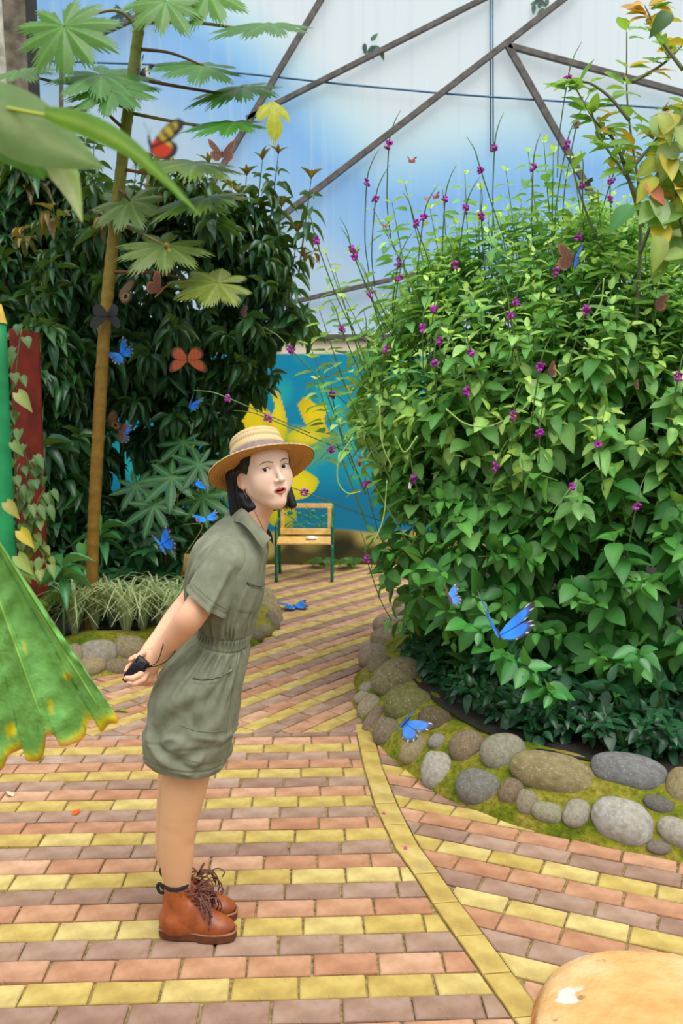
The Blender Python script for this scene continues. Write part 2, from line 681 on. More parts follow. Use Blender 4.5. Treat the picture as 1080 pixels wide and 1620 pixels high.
PROF = [(0, -0.02), (0.02, 0.02), (0.08, 0.075), (0.17, 0.15), (0.25, 0.2), (0.33, 0.22), (0.45, 0.19), (0.7, 0.14)]
island = thing('stone_border', 'curved border of grey river stones set in mossy mortar around the flowering bush', 'stone border')
edge = [(2.6, 2.75), (1.9, 2.93), (1.271, 3.10), (0.95, 3.26), (0.60, 3.50), (0.38, 3.78), (0.23, 4.12), (0.13, 4.5), (0.06, 4.95),
        (0.07, 5.35), (0.18, 5.85), (0.36, 6.5), (0.55, 7.3), (0.8, 8.3), (1.1, 9.8)]
_, bv_i = mound(edge, -1, PROF, 'mortar', island, 110)
GR, BR, WH, TN = (132, 132, 128), (138, 120, 96), (178, 174, 164), (156, 142, 104)
for a in [  # px, py, width, height, tilt, colour
    (876, 1224, 120, 70, -8, (150, 138, 98)), (994, 1221, 108, 58, -6, (128, 130, 134)), (793, 1192, 66, 60, 10, (150, 148, 130)),
    (738, 1183, 52, 56, -20, BR), (755, 1245, 66, 52, -4, (128, 128, 122)), (691, 1220, 52, 60, 6, WH), (654, 1188, 42, 54, -10, TN),
    (691, 1174, 27, 25, 0, (156, 152, 146)), (985, 1298, 84, 72, -14, (182, 180, 174)), (911, 1288, 42, 48, 0, (168, 164, 150)),
    (866, 1285, 44, 34, -6, (160, 158, 136)), (833, 1270, 34, 40, 0, (150, 142, 122)), (809, 1252, 34, 46, -28, (132, 116, 92)),
    (1040, 1272, 44, 26, -12, (112, 108, 104)), (1041, 1341, 36, 24, -6, (132, 124, 116)), (1076, 1318, 62, 46, -16, (178, 172, 160)),
    (1078, 1243, 44, 56, 0, TN), (611, 1159, 44, 46, 0, (128, 116, 96)), (590, 1140, 24, 48, -22, (136, 118, 100)),
    (584, 1119, 36, 40, -20, (160, 148, 124)), (573, 1105, 26, 22, 10, (170, 160, 136)), (582, 1088, 26, 18, 15, (160, 156, 146)),
    (630, 1075, 80, 64, 15, (132, 124, 92)), (645, 1115, 74, 58, -10, (110, 112, 62)), (690, 1140, 52, 44, -20, (104, 92, 66)),
    (600, 1052, 36, 30, 15, (140, 132, 104)),
]:
    set_stone(island, bv_i, *a[:5], a[5], seed=int(a[0] * 7 + a[1]) % 9)
for k in range(9):      # further round the bed, mostly behind the leaves
    p = np.array([np.interp(k, [0, 8], [0.24, 0.98]) + rng.normal(0, .02), np.interp(k, [0, 8], [5.75, 9.3]) + rng.normal(0, .06), 0.06])
    o = bpy.data.objects.new('stone', STONES[k])
    COL.objects.link(o)
    o.location = p
    o.scale = (0.11 + .02 * rng.normal(), 0.13 + .03 * rng.normal(), 0.09)
    o.rotation_euler = (0, 0, k)
    o.color = (*lin((170, 150, 130)), 1)
    o.parent = island
_e = spline([(x, y, 0) for x, y in edge], 60)
_t = np.gradient(_e, axis=0)
_nn = np.c_[_t[:, 1], -_t[:, 0]] / np.linalg.norm(_t[:, :2], axis=1)[:, None]
_nn_e = np.c_[_nn, np.zeros(60)]
bed_r = [tuple(q) for q in (_e[:, :2] + _nn * 0.30)] + [(4.5, 9.9), (4.5, 2.9)]
struct(MB().add([[x, y, 0.222] for x, y in bed_r], [list(range(len(bed_r)))]).build('ground.001', MAT_SOIL, None, False))

left_border = thing('stone_border', 'low border of tan boulders edging the planted bed behind the woman', 'stone border')
edge2 = [(-4.2, 5.2), (-3.0, 5.3), (-2.3, 5.36), (-1.75, 5.42), (-1.35, 5.6), (-1.0, 5.85), (-0.72, 6.1), (-0.56, 6.5), (-0.50, 7.0), (-0.56, 7.5), (-0.72, 8.2), (-0.85, 9.0), (-0.9, 9.9)]
_, bv_l = mound(edge2, 1, [(d, h * 0.95) for d, h in PROF], 'mortar', left_border, 90)
for a in [
    (152, 1034, 56, 40, 4, (158, 152, 140)), (142, 1056, 48, 34, 0, (160, 146, 112)), (204, 1026, 50, 40, 0, (150, 138, 108)),
    (186, 1055, 40, 26, -4, (136, 122, 96)), (118, 1040, 26, 40, 0, (150, 138, 112)), (95, 1050, 40, 42, 0, TN), (56, 1060, 46, 46, 0, GR),
    (232, 1034, 30, 26, 0, TN), (258, 1036, 36, 30, 0, GR), (290, 1030, 40, 34, 0, TN), (330, 1024, 40, 34, 0, BR), (360, 1020, 34, 30, 0, TN),
    (424, 962, 32, 66, 12, (158, 146, 110)), (432, 985, 20, 36, 8, (130, 118, 98)), (404, 1005, 24, 24, 0, (122, 112, 92)),
    (418, 998, 22, 22, 0, (140, 132, 100)), (410, 950, 34, 44, 0, TN), (436, 930, 20, 30, 0, BR),
]:
    set_stone(left_border, bv_l, *a[:5], a[5], seed=int(a[0] * 3 + a[1]) % 9)
bed_l = [(-4.5, 5.7), (-2.4, 5.75), (-1.6, 5.9), (-1.1, 6.2), (-0.9, 6.6), (-0.85, 7.2), (-1.1, 8.4), (-1.25, 9.9), (-4.5, 9.9)]
struct(MB().add([[x, y, 0.16] for x, y in bed_l], [list(range(len(bed_l)))]).build('ground.002', MAT_SOIL, None, False))

# the flat sandstone boulder at the near corner
_m = M('sandstone', (226, 184, 120), 0.7, 0.25)
_n1, _n2 = _m.noise(5, 5), _m.noise(26, 5)
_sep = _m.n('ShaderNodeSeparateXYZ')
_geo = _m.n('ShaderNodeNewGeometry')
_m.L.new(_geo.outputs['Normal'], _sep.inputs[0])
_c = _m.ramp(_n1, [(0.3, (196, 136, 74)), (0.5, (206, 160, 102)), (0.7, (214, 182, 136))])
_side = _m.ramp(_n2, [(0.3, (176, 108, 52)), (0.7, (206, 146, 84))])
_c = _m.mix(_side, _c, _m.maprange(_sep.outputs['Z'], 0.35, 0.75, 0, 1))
_c = _m.mix(_c, (120, 88, 60), _m.ramp(_m.noise(17, 3), [(0.66, 0.0), (0.72, 0.7)]))
_c = _m.mix(_c, (206, 206, 200), _m.ramp(_m.noise(7.3, 2), [(0.65, 0.0), (0.68, 0.8)]))
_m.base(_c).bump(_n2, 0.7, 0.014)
mb = MB()
mb.ell((0, 0, 0), (1, 1, 1), seg=64, rings=40)
v = mb.v[0]
v = np.sign(v) * np.abs(v) ** np.array([0.82, 0.82, 0.55])
v *= (1 + 0.05 * vnoise(v * 1.6, 21, 2))[:, None]
v = v * np.array([0.46, 0.36, 0.10])
v[:, 2] += 0.006 * vnoise(v * 14, 4)
mb.v[0] = v
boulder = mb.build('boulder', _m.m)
boulder.location = (0.95, 2.09, 0.012)
boulder.rotation_euler = (0.02, 0.0, -0.42)
tag(boulder, 'flat orange sandstone boulder lying on the brick paving near the mossy border', 'boulder')

# ---------------------------------------------------------------- back wall with its mural
WY = 9.92
zt = W(540, 533, WY)[2]
zm = W(540, 559, WY)[2]
nx, nz = 760, 230
X = np.linspace(-6.5, 6.5, nx)
Z = np.linspace(-0.05, zt, nz)
XX, ZZ = np.meshgrid(X, Z)
# pixel position each wall point has in the survey of the place (used only to lay out the painting)
t_ = WY
yy_ = (ZZ - CAM_H)
den = t_ * COSP - yy_ * SINP
PX = 540 + F_PX * XX / den
PYy = 810 - F_PX * (t_ * SINP + yy_ * COSP) / den
P3 = np.stack([XX * 1.6, ZZ * 1.6, 0 * XX], -1)
n1 = vnoise(P3, 31, 3)
n2 = vnoise(P3 * 3, 32, 3)
C = np.array(lin((22, 150, 178))) + 0 * XX[..., None]
mixc = lambda C, col, m: C * (1 - m[..., None]) + np.array(lin(col)) * m[..., None]
C = mixc(C, (14, 120, 170), np.clip(n1 * 0.9 + 0.2, 0, 1))
C = mixc(C, (40, 178, 178), np.clip(n2 * 1.2 - 0.1, 0, 1))
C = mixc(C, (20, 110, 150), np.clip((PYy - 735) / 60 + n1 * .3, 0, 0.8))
C = mixc(C, (96, 176, 110), np.clip(1 - np.hypot((PX - 505) / 60, (PYy - 712) / 26) + n2 * .2, 0, 1) ** 0.7)
C = mixc(C, (150, 190, 60), np.clip(1 - np.hypot((PX - 470) / 75, (PYy - 690) / 20) + n2 * .1, 0, 1) ** 0.6)


def paint(poly, col, col2=None, soft=1.5):
    """fill a closed outline on the wall"""
    global C
    poly = spline([(x, y, 0) for x, y in poly + poly[:1]], 90)[:, :2]
    x, y = PX, PYy
    inside = np.zeros(x.shape, bool)
    m = (x > poly[:, 0].min() - 3) & (x < poly[:, 0].max() + 3) & (y > poly[:, 1].min() - 3) & (y < poly[:, 1].max() + 3)
    xs, ys = x[m], y[m]
    ins = np.zeros(xs.shape, bool)
    for i in range(len(poly)):
        a, b = poly[i], poly[(i + 1) % len(poly)]
        if a[1] == b[1]:
            continue
        ins ^= ((a[1] > ys) != (b[1] > ys)) & (xs < (b[0] - a[0]) * (ys - a[1]) / (b[1] - a[1]) + a[0])
    inside[m] = ins
    k = inside.astype(float)
    C = mixc(C, col, k)
    if col2 is not None:
        cx, cy = poly.mean(0)
        C = mixc(C, col2, k * np.clip(np.hypot((PX - cx) / (np.ptp(poly[:, 0]) / 2 + 1), (PYy - cy) / (np.ptp(poly[:, 1]) / 2 + 1)) * 1.1 - 0.35, 0, 1))


YE, YD = (244, 214, 26), (214, 180, 20)
paint([(380, 640), (400, 628), (420, 645), (432, 665), (428, 700), (400, 705), (380, 690), (372, 668)], YE, YD)
paint([(428, 616), (440, 622), (450, 650), (454, 678), (446, 705), (430, 700), (424, 668), (434, 645)], (246, 220, 40), (206, 190, 30))
paint([(470, 640), (484, 628), (500, 640), (516, 640), (514, 668), (522, 690), (500, 690), (484, 672)], YE, YD)
paint([(452, 690), (470, 678), (505, 676), (512, 690), (490, 704), (460, 706)], (238, 218, 50), (170, 180, 40))
paint([(436, 752), (458, 740), (482, 744), (502, 758), (500, 772), (486, 786), (462, 790), (444, 778)], (246, 226, 40), (196, 190, 24))
paint([(410, 770), (440, 776), (462, 796), (470, 822), (456, 836), (430, 830), (412, 806)], (206, 196, 24), (150, 150, 30))
paint([(225, 640), (240, 642), (248, 652), (232, 658), (218, 650)], YE)
paint([(290, 690), (305, 694), (312, 708), (298, 712), (284, 702)], YE, YD)
paint([(330, 660), (352, 652), (366, 672), (360, 700), (340, 704), (326, 684)], (226, 206, 40), YD)
paint([(560, 660), (600, 640), (640, 660), (650, 700), (610, 720), (570, 700)], YE, YD)
paint([(700, 620), (760, 600), (800, 660), (760, 720), (700, 700)], (240, 150, 40), (200, 90, 30))
paint([(60, 620), (120, 600), (160, 650), (120, 700), (60, 690)], (226, 206, 40), YD)
k = np.clip((zm - ZZ) / 0.01, 0, 1)
cream = np.array(lin((238, 226, 196))) * (0.96 + 0.06 * n2[..., None])
C = C * k[..., None] + cream * (1 - k[..., None])
# unpainted, mossy plinth
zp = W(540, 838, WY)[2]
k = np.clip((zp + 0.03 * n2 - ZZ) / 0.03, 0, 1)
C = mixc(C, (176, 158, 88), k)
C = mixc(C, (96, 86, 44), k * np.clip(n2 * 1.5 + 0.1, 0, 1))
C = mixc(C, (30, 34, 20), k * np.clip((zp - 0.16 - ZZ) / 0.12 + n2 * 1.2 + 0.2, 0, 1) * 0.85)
_m = M('painted_plaster', (30, 150, 180), 0.8, 0.2)
_m.base(_m.attr()).bump(_m.noise(30, 4), 0.25, 0.006)
V = np.stack([XX, np.full_like(XX, WY), ZZ], -1).reshape(-1, 3)
ii = np.arange((nz - 1) * nx).reshape(nz - 1, nx)[:, :-1].ravel()
F = np.c_[ii, ii + 1, ii + nx + 1, ii + nx]
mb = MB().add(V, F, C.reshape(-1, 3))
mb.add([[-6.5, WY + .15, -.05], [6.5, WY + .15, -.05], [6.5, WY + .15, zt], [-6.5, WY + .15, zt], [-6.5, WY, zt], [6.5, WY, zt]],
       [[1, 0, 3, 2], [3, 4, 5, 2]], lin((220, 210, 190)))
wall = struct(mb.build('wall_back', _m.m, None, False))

# ---------------------------------------------------------------- plastic film and its steel frame
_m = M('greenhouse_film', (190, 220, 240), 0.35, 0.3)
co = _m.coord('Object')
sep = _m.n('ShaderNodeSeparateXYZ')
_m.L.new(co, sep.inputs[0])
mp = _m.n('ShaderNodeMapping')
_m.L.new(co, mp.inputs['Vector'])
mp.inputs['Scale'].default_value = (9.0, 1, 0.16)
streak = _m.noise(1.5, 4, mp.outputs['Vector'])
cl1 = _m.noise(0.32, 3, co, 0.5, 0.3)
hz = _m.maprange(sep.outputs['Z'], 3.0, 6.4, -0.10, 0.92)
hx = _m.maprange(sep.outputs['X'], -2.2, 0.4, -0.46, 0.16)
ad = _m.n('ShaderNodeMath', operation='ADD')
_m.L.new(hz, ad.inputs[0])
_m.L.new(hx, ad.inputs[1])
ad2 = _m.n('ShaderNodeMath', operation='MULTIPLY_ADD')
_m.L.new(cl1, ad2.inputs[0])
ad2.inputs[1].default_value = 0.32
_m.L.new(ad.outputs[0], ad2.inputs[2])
fc = _m.ramp(ad2.outputs[0], [(0.22, (186, 216, 238)), (0.34, (146, 202, 250)), (0.60, (118, 190, 252)), (0.68, (154, 216, 255)), (0.80, (216, 248, 255)), (0.92, (246, 255, 255))])  # sky and hills behind are painted into the film's colour
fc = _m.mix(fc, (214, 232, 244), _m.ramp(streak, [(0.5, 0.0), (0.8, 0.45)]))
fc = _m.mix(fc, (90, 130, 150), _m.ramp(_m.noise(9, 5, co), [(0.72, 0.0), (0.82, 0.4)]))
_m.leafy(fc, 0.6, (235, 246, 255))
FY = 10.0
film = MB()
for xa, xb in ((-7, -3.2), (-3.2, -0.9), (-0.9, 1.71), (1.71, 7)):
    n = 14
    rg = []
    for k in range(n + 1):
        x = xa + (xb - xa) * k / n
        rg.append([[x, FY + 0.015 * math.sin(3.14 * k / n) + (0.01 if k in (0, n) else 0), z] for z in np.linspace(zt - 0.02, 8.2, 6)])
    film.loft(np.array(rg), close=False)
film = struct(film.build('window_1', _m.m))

MAT_STEEL = plain('weathered_steel', (92, 86, 80), 0.55, 0.2, 14, 0.2)
frame = thing('greenhouse_frame', 'dark steel bars criss-crossing the blue plastic greenhouse film', 'frame', (0, FY - 0.05, zt))


def bar(a, b, wpx, Y=9.93, name='bar', mat=None, dep=0.05):
    p, q = W(*a, Y), W(*b, Y)
    mid = (p + q) / 2
    x = unit(q - p)
    y = np.array([0, 1.0, 0])
    z = np.cross(x, y)
    o = MB().box((0, 0, 0), (np.linalg.norm(q - p), dep, wpx * Y / F_PX), np.c_[x, y, z], 0.006).mesh(name, mat or MAT_STEEL, False)
    r = obj(name, o, frame)
    r.location = mid
    r.matrix_parent_inverse = Matrix.Translation(frame.location).inverted()
    return r


for b in [((60, 80), (105, 78), 6), ((95, 82), (260, 8), 8), ((525, -30), (300, 350), 9), ((800, -20), (390, 188), 8), ((915, -20), (420, 362), 9),
          ((803, 72), (1120, 158), 9), ((803, 72), (1010, 440), 10), ((370, 499), (1100, 332), 7), ((97, 100), (97, 400), 5), ((-300, 160), (60, 80), 8)]:
    bar(*b)
bar((-400, 533), (1500, 533), 8, 9.90, 'beam')
mb = MB()
mb.tube([W(x, y, 9.95) for x, y in [(-60, 84), (60, 96), (240, 102), (410, 119), (540, 133), (700, 148), (800, 155), (960, 165), (1140, 178)]], 0.011, 6)
MAT_CABLE = plain('blue_grey_cable', (70, 110, 140), 0.6, 0.1, 10, 0)
c_ = mb.build('support_cable', MAT_CABLE)
tag(c_, 'thin slack cable running across the greenhouse film behind the bars', 'cable')
mb = MB()
for px in (775, 779):
    mb.tube([W(px, -30, 9.97), W(px + 1, 240, 9.97)], 0.008, 5)
sm = mb.build('seam', MAT_CABLE, film)

# ---------------------------------------------------------------- left side: column, posts, panel
MAT_CONC = plain('rough_concrete', (112, 102, 86), 0.95, 0.3, 8, 0.8)
mb = MB()
p = W(18, 300, 9.1)
rg = []
for z in np.linspace(0.1, 7.4, 24):
    a = np.linspace(0, 2 * np.pi, 18, endpoint=False)
    r = 0.23 + 0.02 * vnoise(np.c_[np.cos(a) * 2, np.sin(a) * 2, np.full(18, z * 2)], 9)
    rg.append(np.c_[p[0] + r * np.cos(a), p[1] + r * np.sin(a), np.full(18, z)])
mb.loft(np.array(rg), caps=(True, True))
tag(mb.build('column', MAT_CONC), 'rough grey-brown column rising behind the dark shrub and tall palmate tree', 'column')
MAT_PALE = plain('pale_bark', (176, 170, 156), 0.9, 0.2, 10, 0.4)
p = W(5, 200, 7.9)
mb = MB().tube([(p[0] + 0.015 * math.sin(z * 2), p[1], z) for z in np.linspace(0.1, 7, 20)], 0.042, 10)
tag(mb.build('pole', MAT_PALE), 'thin pale bark-covered pole standing just before the rough column', 'pole')
MAT_DARK = plain('dark_metal', (34, 34, 32), 0.6, 0.2, 10, 0)
p = W(56, 200, 8.55)
tag(MB().box((p[0], p[1], 3.8), (0.085, 0.085, 7.2), None, 0.01).build('drain_pipe', MAT_DARK, None, False), 'black square downpipe beside the rough column', 'pipe')

GP = W(-4, 700, 5.3)
green_post = thing('wooden_post', 'thick round post painted green with a yellow top at the edge of the bed', 'post', (GP[0], GP[1], 0.1))
MAT_GREEN = plain('green_paint', (30, 132, 78), 0.5, 0.12, 6, 0.1)
MAT_YPAINT = plain('yellow_paint', (196, 168, 74), 0.6, 0.2, 12, 0.2)
zc = W(0, 511, 5.3)[2]
mb = MB()
for z0, z1 in ((0.0, zc),):
    mb.tube([(GP[0], GP[1], z) for z in np.linspace(z0, z1, 12)], 0.078, 20)
mb.build('post_shaft', MAT_GREEN, green_post)
mb = MB().tube([(GP[0], GP[1], z) for z in (zc - .005, zc, zc + 0.05, zc + 0.11, zc + 0.13)], [0.083, 0.083, 0.07, 0.055, 0.02], 20)
mb.build('post_cap', MAT_YPAINT, green_post)
MAT_RED = plain('red_paint', (110, 36, 24), 0.6, 0.2, 8, 0.15)
a, b = W(14, 520, 5.75), W(60, 526, 6.0)
mb = MB()
zt_ = a[2]
mb.loft(np.array([[(a[0], a[1], z), (b[0], b[1], z), (b[0], b[1] + 0.03, z), (a[0], a[1] + 0.03, z)] for z in (0.1, zt_)]), caps=(True, True))
tag(mb.build('painted_panel', MAT_RED, None, False), 'dark red painted board standing between the green post and the shrub', 'panel')

# ---------------------------------------------------------------- garden bench at the end of the path
BY = 8.85
MAT_SLAT = M('varnished_yellow_wood', (232, 186, 104), 0.35, 0.5)
_n = MAT_SLAT.noise(14, 4)
MAT_SLAT.base(MAT_SLAT.ramp(_n, [(0.3, (216, 160, 78)), (0.6, (236, 194, 114)), (0.8, (244, 214, 146))]))
MAT_SLAT = MAT_SLAT.m
MAT_BGREEN = plain('green_enamel', (30, 104, 74), 0.35, 0.15, 20, 0)
bl, br = G(437, 921), G(525, 921)
BX0, BX1 = bl[0], br[0]
yf, yb = bl[1], bl[1] + 0.46
bench = thing('garden_bench', 'small bench with yellow wooden slats and green iron legs before the mural', 'bench', ((BX0 + BX1) / 2, yf + .2, 0))
zs = W(480, 861, yf)[2]
ztop = W(480, 797, yb)[2]
for x in (BX0, BX1):
    leg = MB().tube(spline([(x, yf, 0), (x, yf - 0.005, zs * .55), (x, yf + 0.01, zs)], 9), 0.017, 8).build('leg', MAT_BGREEN, bench)
    leg = MB().tube(spline([(x, yb + 0.06, 0), (x, yb + 0.01, zs * .6), (x, yb, zs), (x, yb + 0.03, ztop)], 12), 0.017, 8).build('leg', MAT_BGREEN, bench)
    MB().tube(spline([(x, yf + 0.01, zs - .02), (x, (yf + yb) / 2, zs - 0.04), (x, yb, zs - .02)], 8), 0.014, 8).build('seat_rail', MAT_BGREEN, bench)
    MB().tube(spline([(x, yf - 0.0, zs), (x, yf - 0.01, zs + 0.15), (x, yf + 0.04, zs + .2), (x, yb, zs + 0.22)], 14), 0.013, 8).build('armrest', MAT_BGREEN, bench)
for k in range(5):
    y = yf + 0.02 + k * 0.1
    MB().box(((BX0 + BX1) / 2, y, zs + 0.008), (BX1 - BX0 + 0.01, 0.062, 0.026), None, 0.006).build('seat_slat', MAT_SLAT, bench, False)
xl, xr = BX0 + 0.035, BX1 - 0.03
zr0, zr1 = W(480, 845, yb)[2], W(480, 836, yb)[2]
MB().box(((xl + xr) / 2, yb - 0.01, (zr0 + zr1) / 2), (xr - xl + 0.05, 0.025, (zr1 - zr0)), None, 0.005).build('back_rail', MAT_SLAT, bench, False)
MB().box(((xl + xr) / 2, yb + 0.015, ztop - 0.022), (xr - xl + 0.05, 0.028, 0.05), None, 0.006).build('back_rail', MAT_SLAT, bench, False)
for x in (xl, xr):
    MB().box((x, yb + 0.003, (zr1 + ztop - .04) / 2), (0.042, 0.024, ztop - .04 - zr1), None, 0.005).build('back_stile', MAT_SLAT, bench, False)
orn = MB()
xa, xb, za, zb = xl + .02, xr - .02, zr1, ztop - .047
U = lambda u, v: (xa + (xb - xa) * u, yb, za + (zb - za) * v)
for pts in ([(0, .75), (.2, .5), (.35, .2), (.55, .35)], [(0, .1), (.15, .35), (.3, .25), (.5, .0)], [(.3, .2), (.42, .6), (.5, 1)], [(.5, 1), (.62, .7), (.8, .45), (1, .75)],
            [(.55, .3), (.7, .6), (.85, .3), (1, .2)], [(.5, .3), (.65, .18), (.85, .22), (.95, 0)], [(.05, 0), (.2, .2), (.4, .1)]):
    orn.tube(spline([U(*q) for q in pts], 12), 0.008, 6)
for u, v, r in ((.14, .78, .035), (.35, .72, .03), (.66, .82, .035), (.6, .5, .03), (.88, .55, .035), (.25, .3, .026), (.8, .12, .03), (.5, .6, .026)):
    orn.ell(U(u, v), (r, 0.008, r * .7), seg=10, rings=6)
orn.build('vine_panel', plain('teal_enamel', (46, 128, 104), 0.4, 0.2, 30, 0), bench)
mb = MB().ell((0, 0, 0), (0.06, 0.05, 0.016), seg=20, rings=10)
mb.v[0] *= (1 + 0.25 * vnoise(mb.v[0] * 40, 3))[:, None]
p = ((BX0 + BX1) / 2 + 0.07, yf + 0.2, zs + 0.040)
o = mb.build('tissue', plain('white_paper', (240, 240, 232), 0.8, 0.03, 20, 0.3))
o.location = p
tag(o, 'crumpled white tissue lying on the yellow bench seat', 'tissue')
# ================================================================== THE WOMAN
# ---------------------------------------------------------------- implicit surfaces
def surf_nets(field, lo, h):
    """mesh of the zero level of a dense field (nx,ny,nz)"""
    f = field
    sg = f < 0
    nx, ny, nz = f.shape
    cnt = np.zeros((nx - 1, ny - 1, nz - 1), np.int8)
    for a in (0, 1):
        for b in (0, 1):
            for c in (0, 1):
                cnt += sg[a:nx - 1 + a, b:ny - 1 + b, c:nz - 1 + c]
    cells = np.argwhere((cnt > 0) & (cnt < 8))
    if not len(cells):
        return np.zeros((0, 3)), np.zeros((0, 4), int)
    idx = -np.ones(cnt.shape, np.int32)
    idx[tuple(cells.T)] = np.arange(len(cells))
    corners = np.array([[a, b, c] for a in (0, 1) for b in (0, 1) for c in (0, 1)])
    val = np.stack([f[cells[:, 0] + a, cells[:, 1] + b, cells[:, 2] + c] for a, b, c in corners], 1)
    acc = np.zeros((len(cells), 3))
    num = np.zeros(len(cells))
    for i in range(8):
        for j in range(i + 1, 8):
            if np.abs(corners[i] - corners[j]).sum() != 1:
                continue
            m = (val[:, i] < 0) != (val[:, j] < 0)
            t = val[m, i] / (val[m, i] - val[m, j])
            acc[m] += corners[i] + t[:, None] * (corners[j] - corners[i])
            num[m] += 1
    V = lo + h * (cells + acc / num[:, None])
    Q = []
    for ax in range(3):
        u, v = [k for k in range(3) if k != ax]
        sl0 = [slice(None)] * 3
        sl1 = [slice(None)] * 3
        sl0[ax] = slice(0, -1)
        sl1[ax] = slice(1, None)
        ch = sg[tuple(sl0)] != sg[tuple(sl1)]
        e = np.argwhere(ch)
        e = e[(e[:, u] > 0) & (e[:, v] > 0) & (e[:, u] < f.shape[u] - 1) & (e[:, v] < f.shape[v] - 1)]
        fl = sg[tuple(e.T)]

        def cell(du, dv):
            k = e.copy()
            k[:, u] -= du
            k[:, v] -= dv
            return idx[tuple(k.T)]
        q = np.stack([cell(1, 1), cell(0, 1), cell(0, 0), cell(1, 0)], 1)
        flip = fl if ax != 1 else ~fl
        q[~flip] = q[~flip][:, ::-1]
        Q.append(q)
    return V, np.concatenate(Q)


def evaluate(ops, P):
    d = np.full(len(P), 1e3, np.float32)
    for op in ops:
        kind, k = op[0], op[-1]
        e = op[1](P)
        if kind == 'u':
            if k > 0:
                hh = np.clip(0.5 + 0.5 * (d - e) / k, 0, 1)
                d = d + (e - d) * hh - k * hh * (1 - hh)
            else:
                d = np.minimum(d, e)
        else:
            hh = np.clip(0.5 - 0.5 * (d + e) / k, 0, 1)
            d = d + (-e - d) * hh + k * hh * (1 - hh)
    return d


def grow(ops, lo, hi, h):
    lo, hi = np.array(lo, float), np.array(hi, float)
    B = 8
    nb = np.ceil((hi - lo) / h / B).astype(int)
    g = np.stack(np.meshgrid(*[np.arange(n) for n in nb], indexing='ij'), -1).reshape(-1, 3)
    cd = evaluate(ops, (lo + (g * B + B / 2) * h).astype(np.float32))
    N = nb * B + 1
    field = np.empty(N, np.float32)
    co = cd.reshape(nb)
    field[:-1, :-1, :-1] = np.repeat(np.repeat(np.repeat(co, B, 0), B, 1), B, 2)
    field[-1], field[:, -1], field[:, :, -1] = 1, 1, 1
    act = g[np.abs(cd) < B * h * 0.95]
    loc = np.stack(np.meshgrid(*[np.arange(B + 1)] * 3, indexing='ij'), -1).reshape(-1, 3)
    for s in range(0, len(act), 600):
        a = act[s:s + 600]
        ijk = (a[:, None, :] * B + loc[None]).reshape(-1, 3)
        d = evaluate(ops, (lo + ijk * h).astype(np.float32))
        field[tuple(ijk.T)] = d
    return surf_nets(field, lo, h)


def cap(a, b, ra, rb=None):
    a, b = np.asarray(a, np.float32), np.asarray(b, np.float32)
    rb = ra if rb is None else rb
    ab = b - a
    L2 = float(ab @ ab) + 1e-12

    def fn(P):
        t = np.clip((P - a) @ ab / L2, 0, 1)
        return np.linalg.norm(P - a - t[:, None] * ab, axis=1) - (ra + (rb - ra) * t)
    return fn


def ellip(c, r, R=None):
    c, r = np.asarray(c, np.float32), np.asarray(r, np.float32)
    Rm = None if R is None else np.asarray(R, np.float32)

    def fn(P):
        q = P - c
        if Rm is not None:
            q = q @ Rm
        k0 = np.linalg.norm(q / r, axis=1)
        k1 = np.linalg.norm(q / (r * r), axis=1) + 1e-9
        return k0 * (k0 - 1) / k1
    return fn


def rbox(c, hsz, rad, R=None):
    c, hsz = np.asarray(c, np.float32), np.asarray(hsz, np.float32) - rad
    Rm = None if R is None else np.asarray(R, np.float32)

    def fn(P):
        q = P - c
        if Rm is not None:
            q = q @ Rm
        q = np.abs(q) - hsz
        return np.linalg.norm(np.maximum(q, 0), axis=1) + np.minimum(q.max(1), 0) - rad
    return fn


def to_local(fn, Rm, c, s=1.0):
    Rm, c = np.asarray(Rm, np.float32), np.asarray(c, np.float32)
    return lambda P: fn(((P - c) @ Rm) / s) * s


# ---------------------------------------------------------------- pose, read off the photograph
Y0 = 2.73
# head frame: columns are local x (image right), y (back of head), z (up)
HR = np.array((Matrix.Rotation(math.radians(34), 3, 'Z') @ Matrix.Rotation(math.radians(-5), 3, 'X') @ Matrix.Rotation(math.radians(-8), 3, 'Y')))
HS = 1.06
EYE = W(436.5, 741, 2.66)
HC = EYE - HR @ (np.array([0, -0.079, 0.004]) * HS)
hw = lambda x, y, z: HC + HR @ (np.array([x, y, z]) * HS)

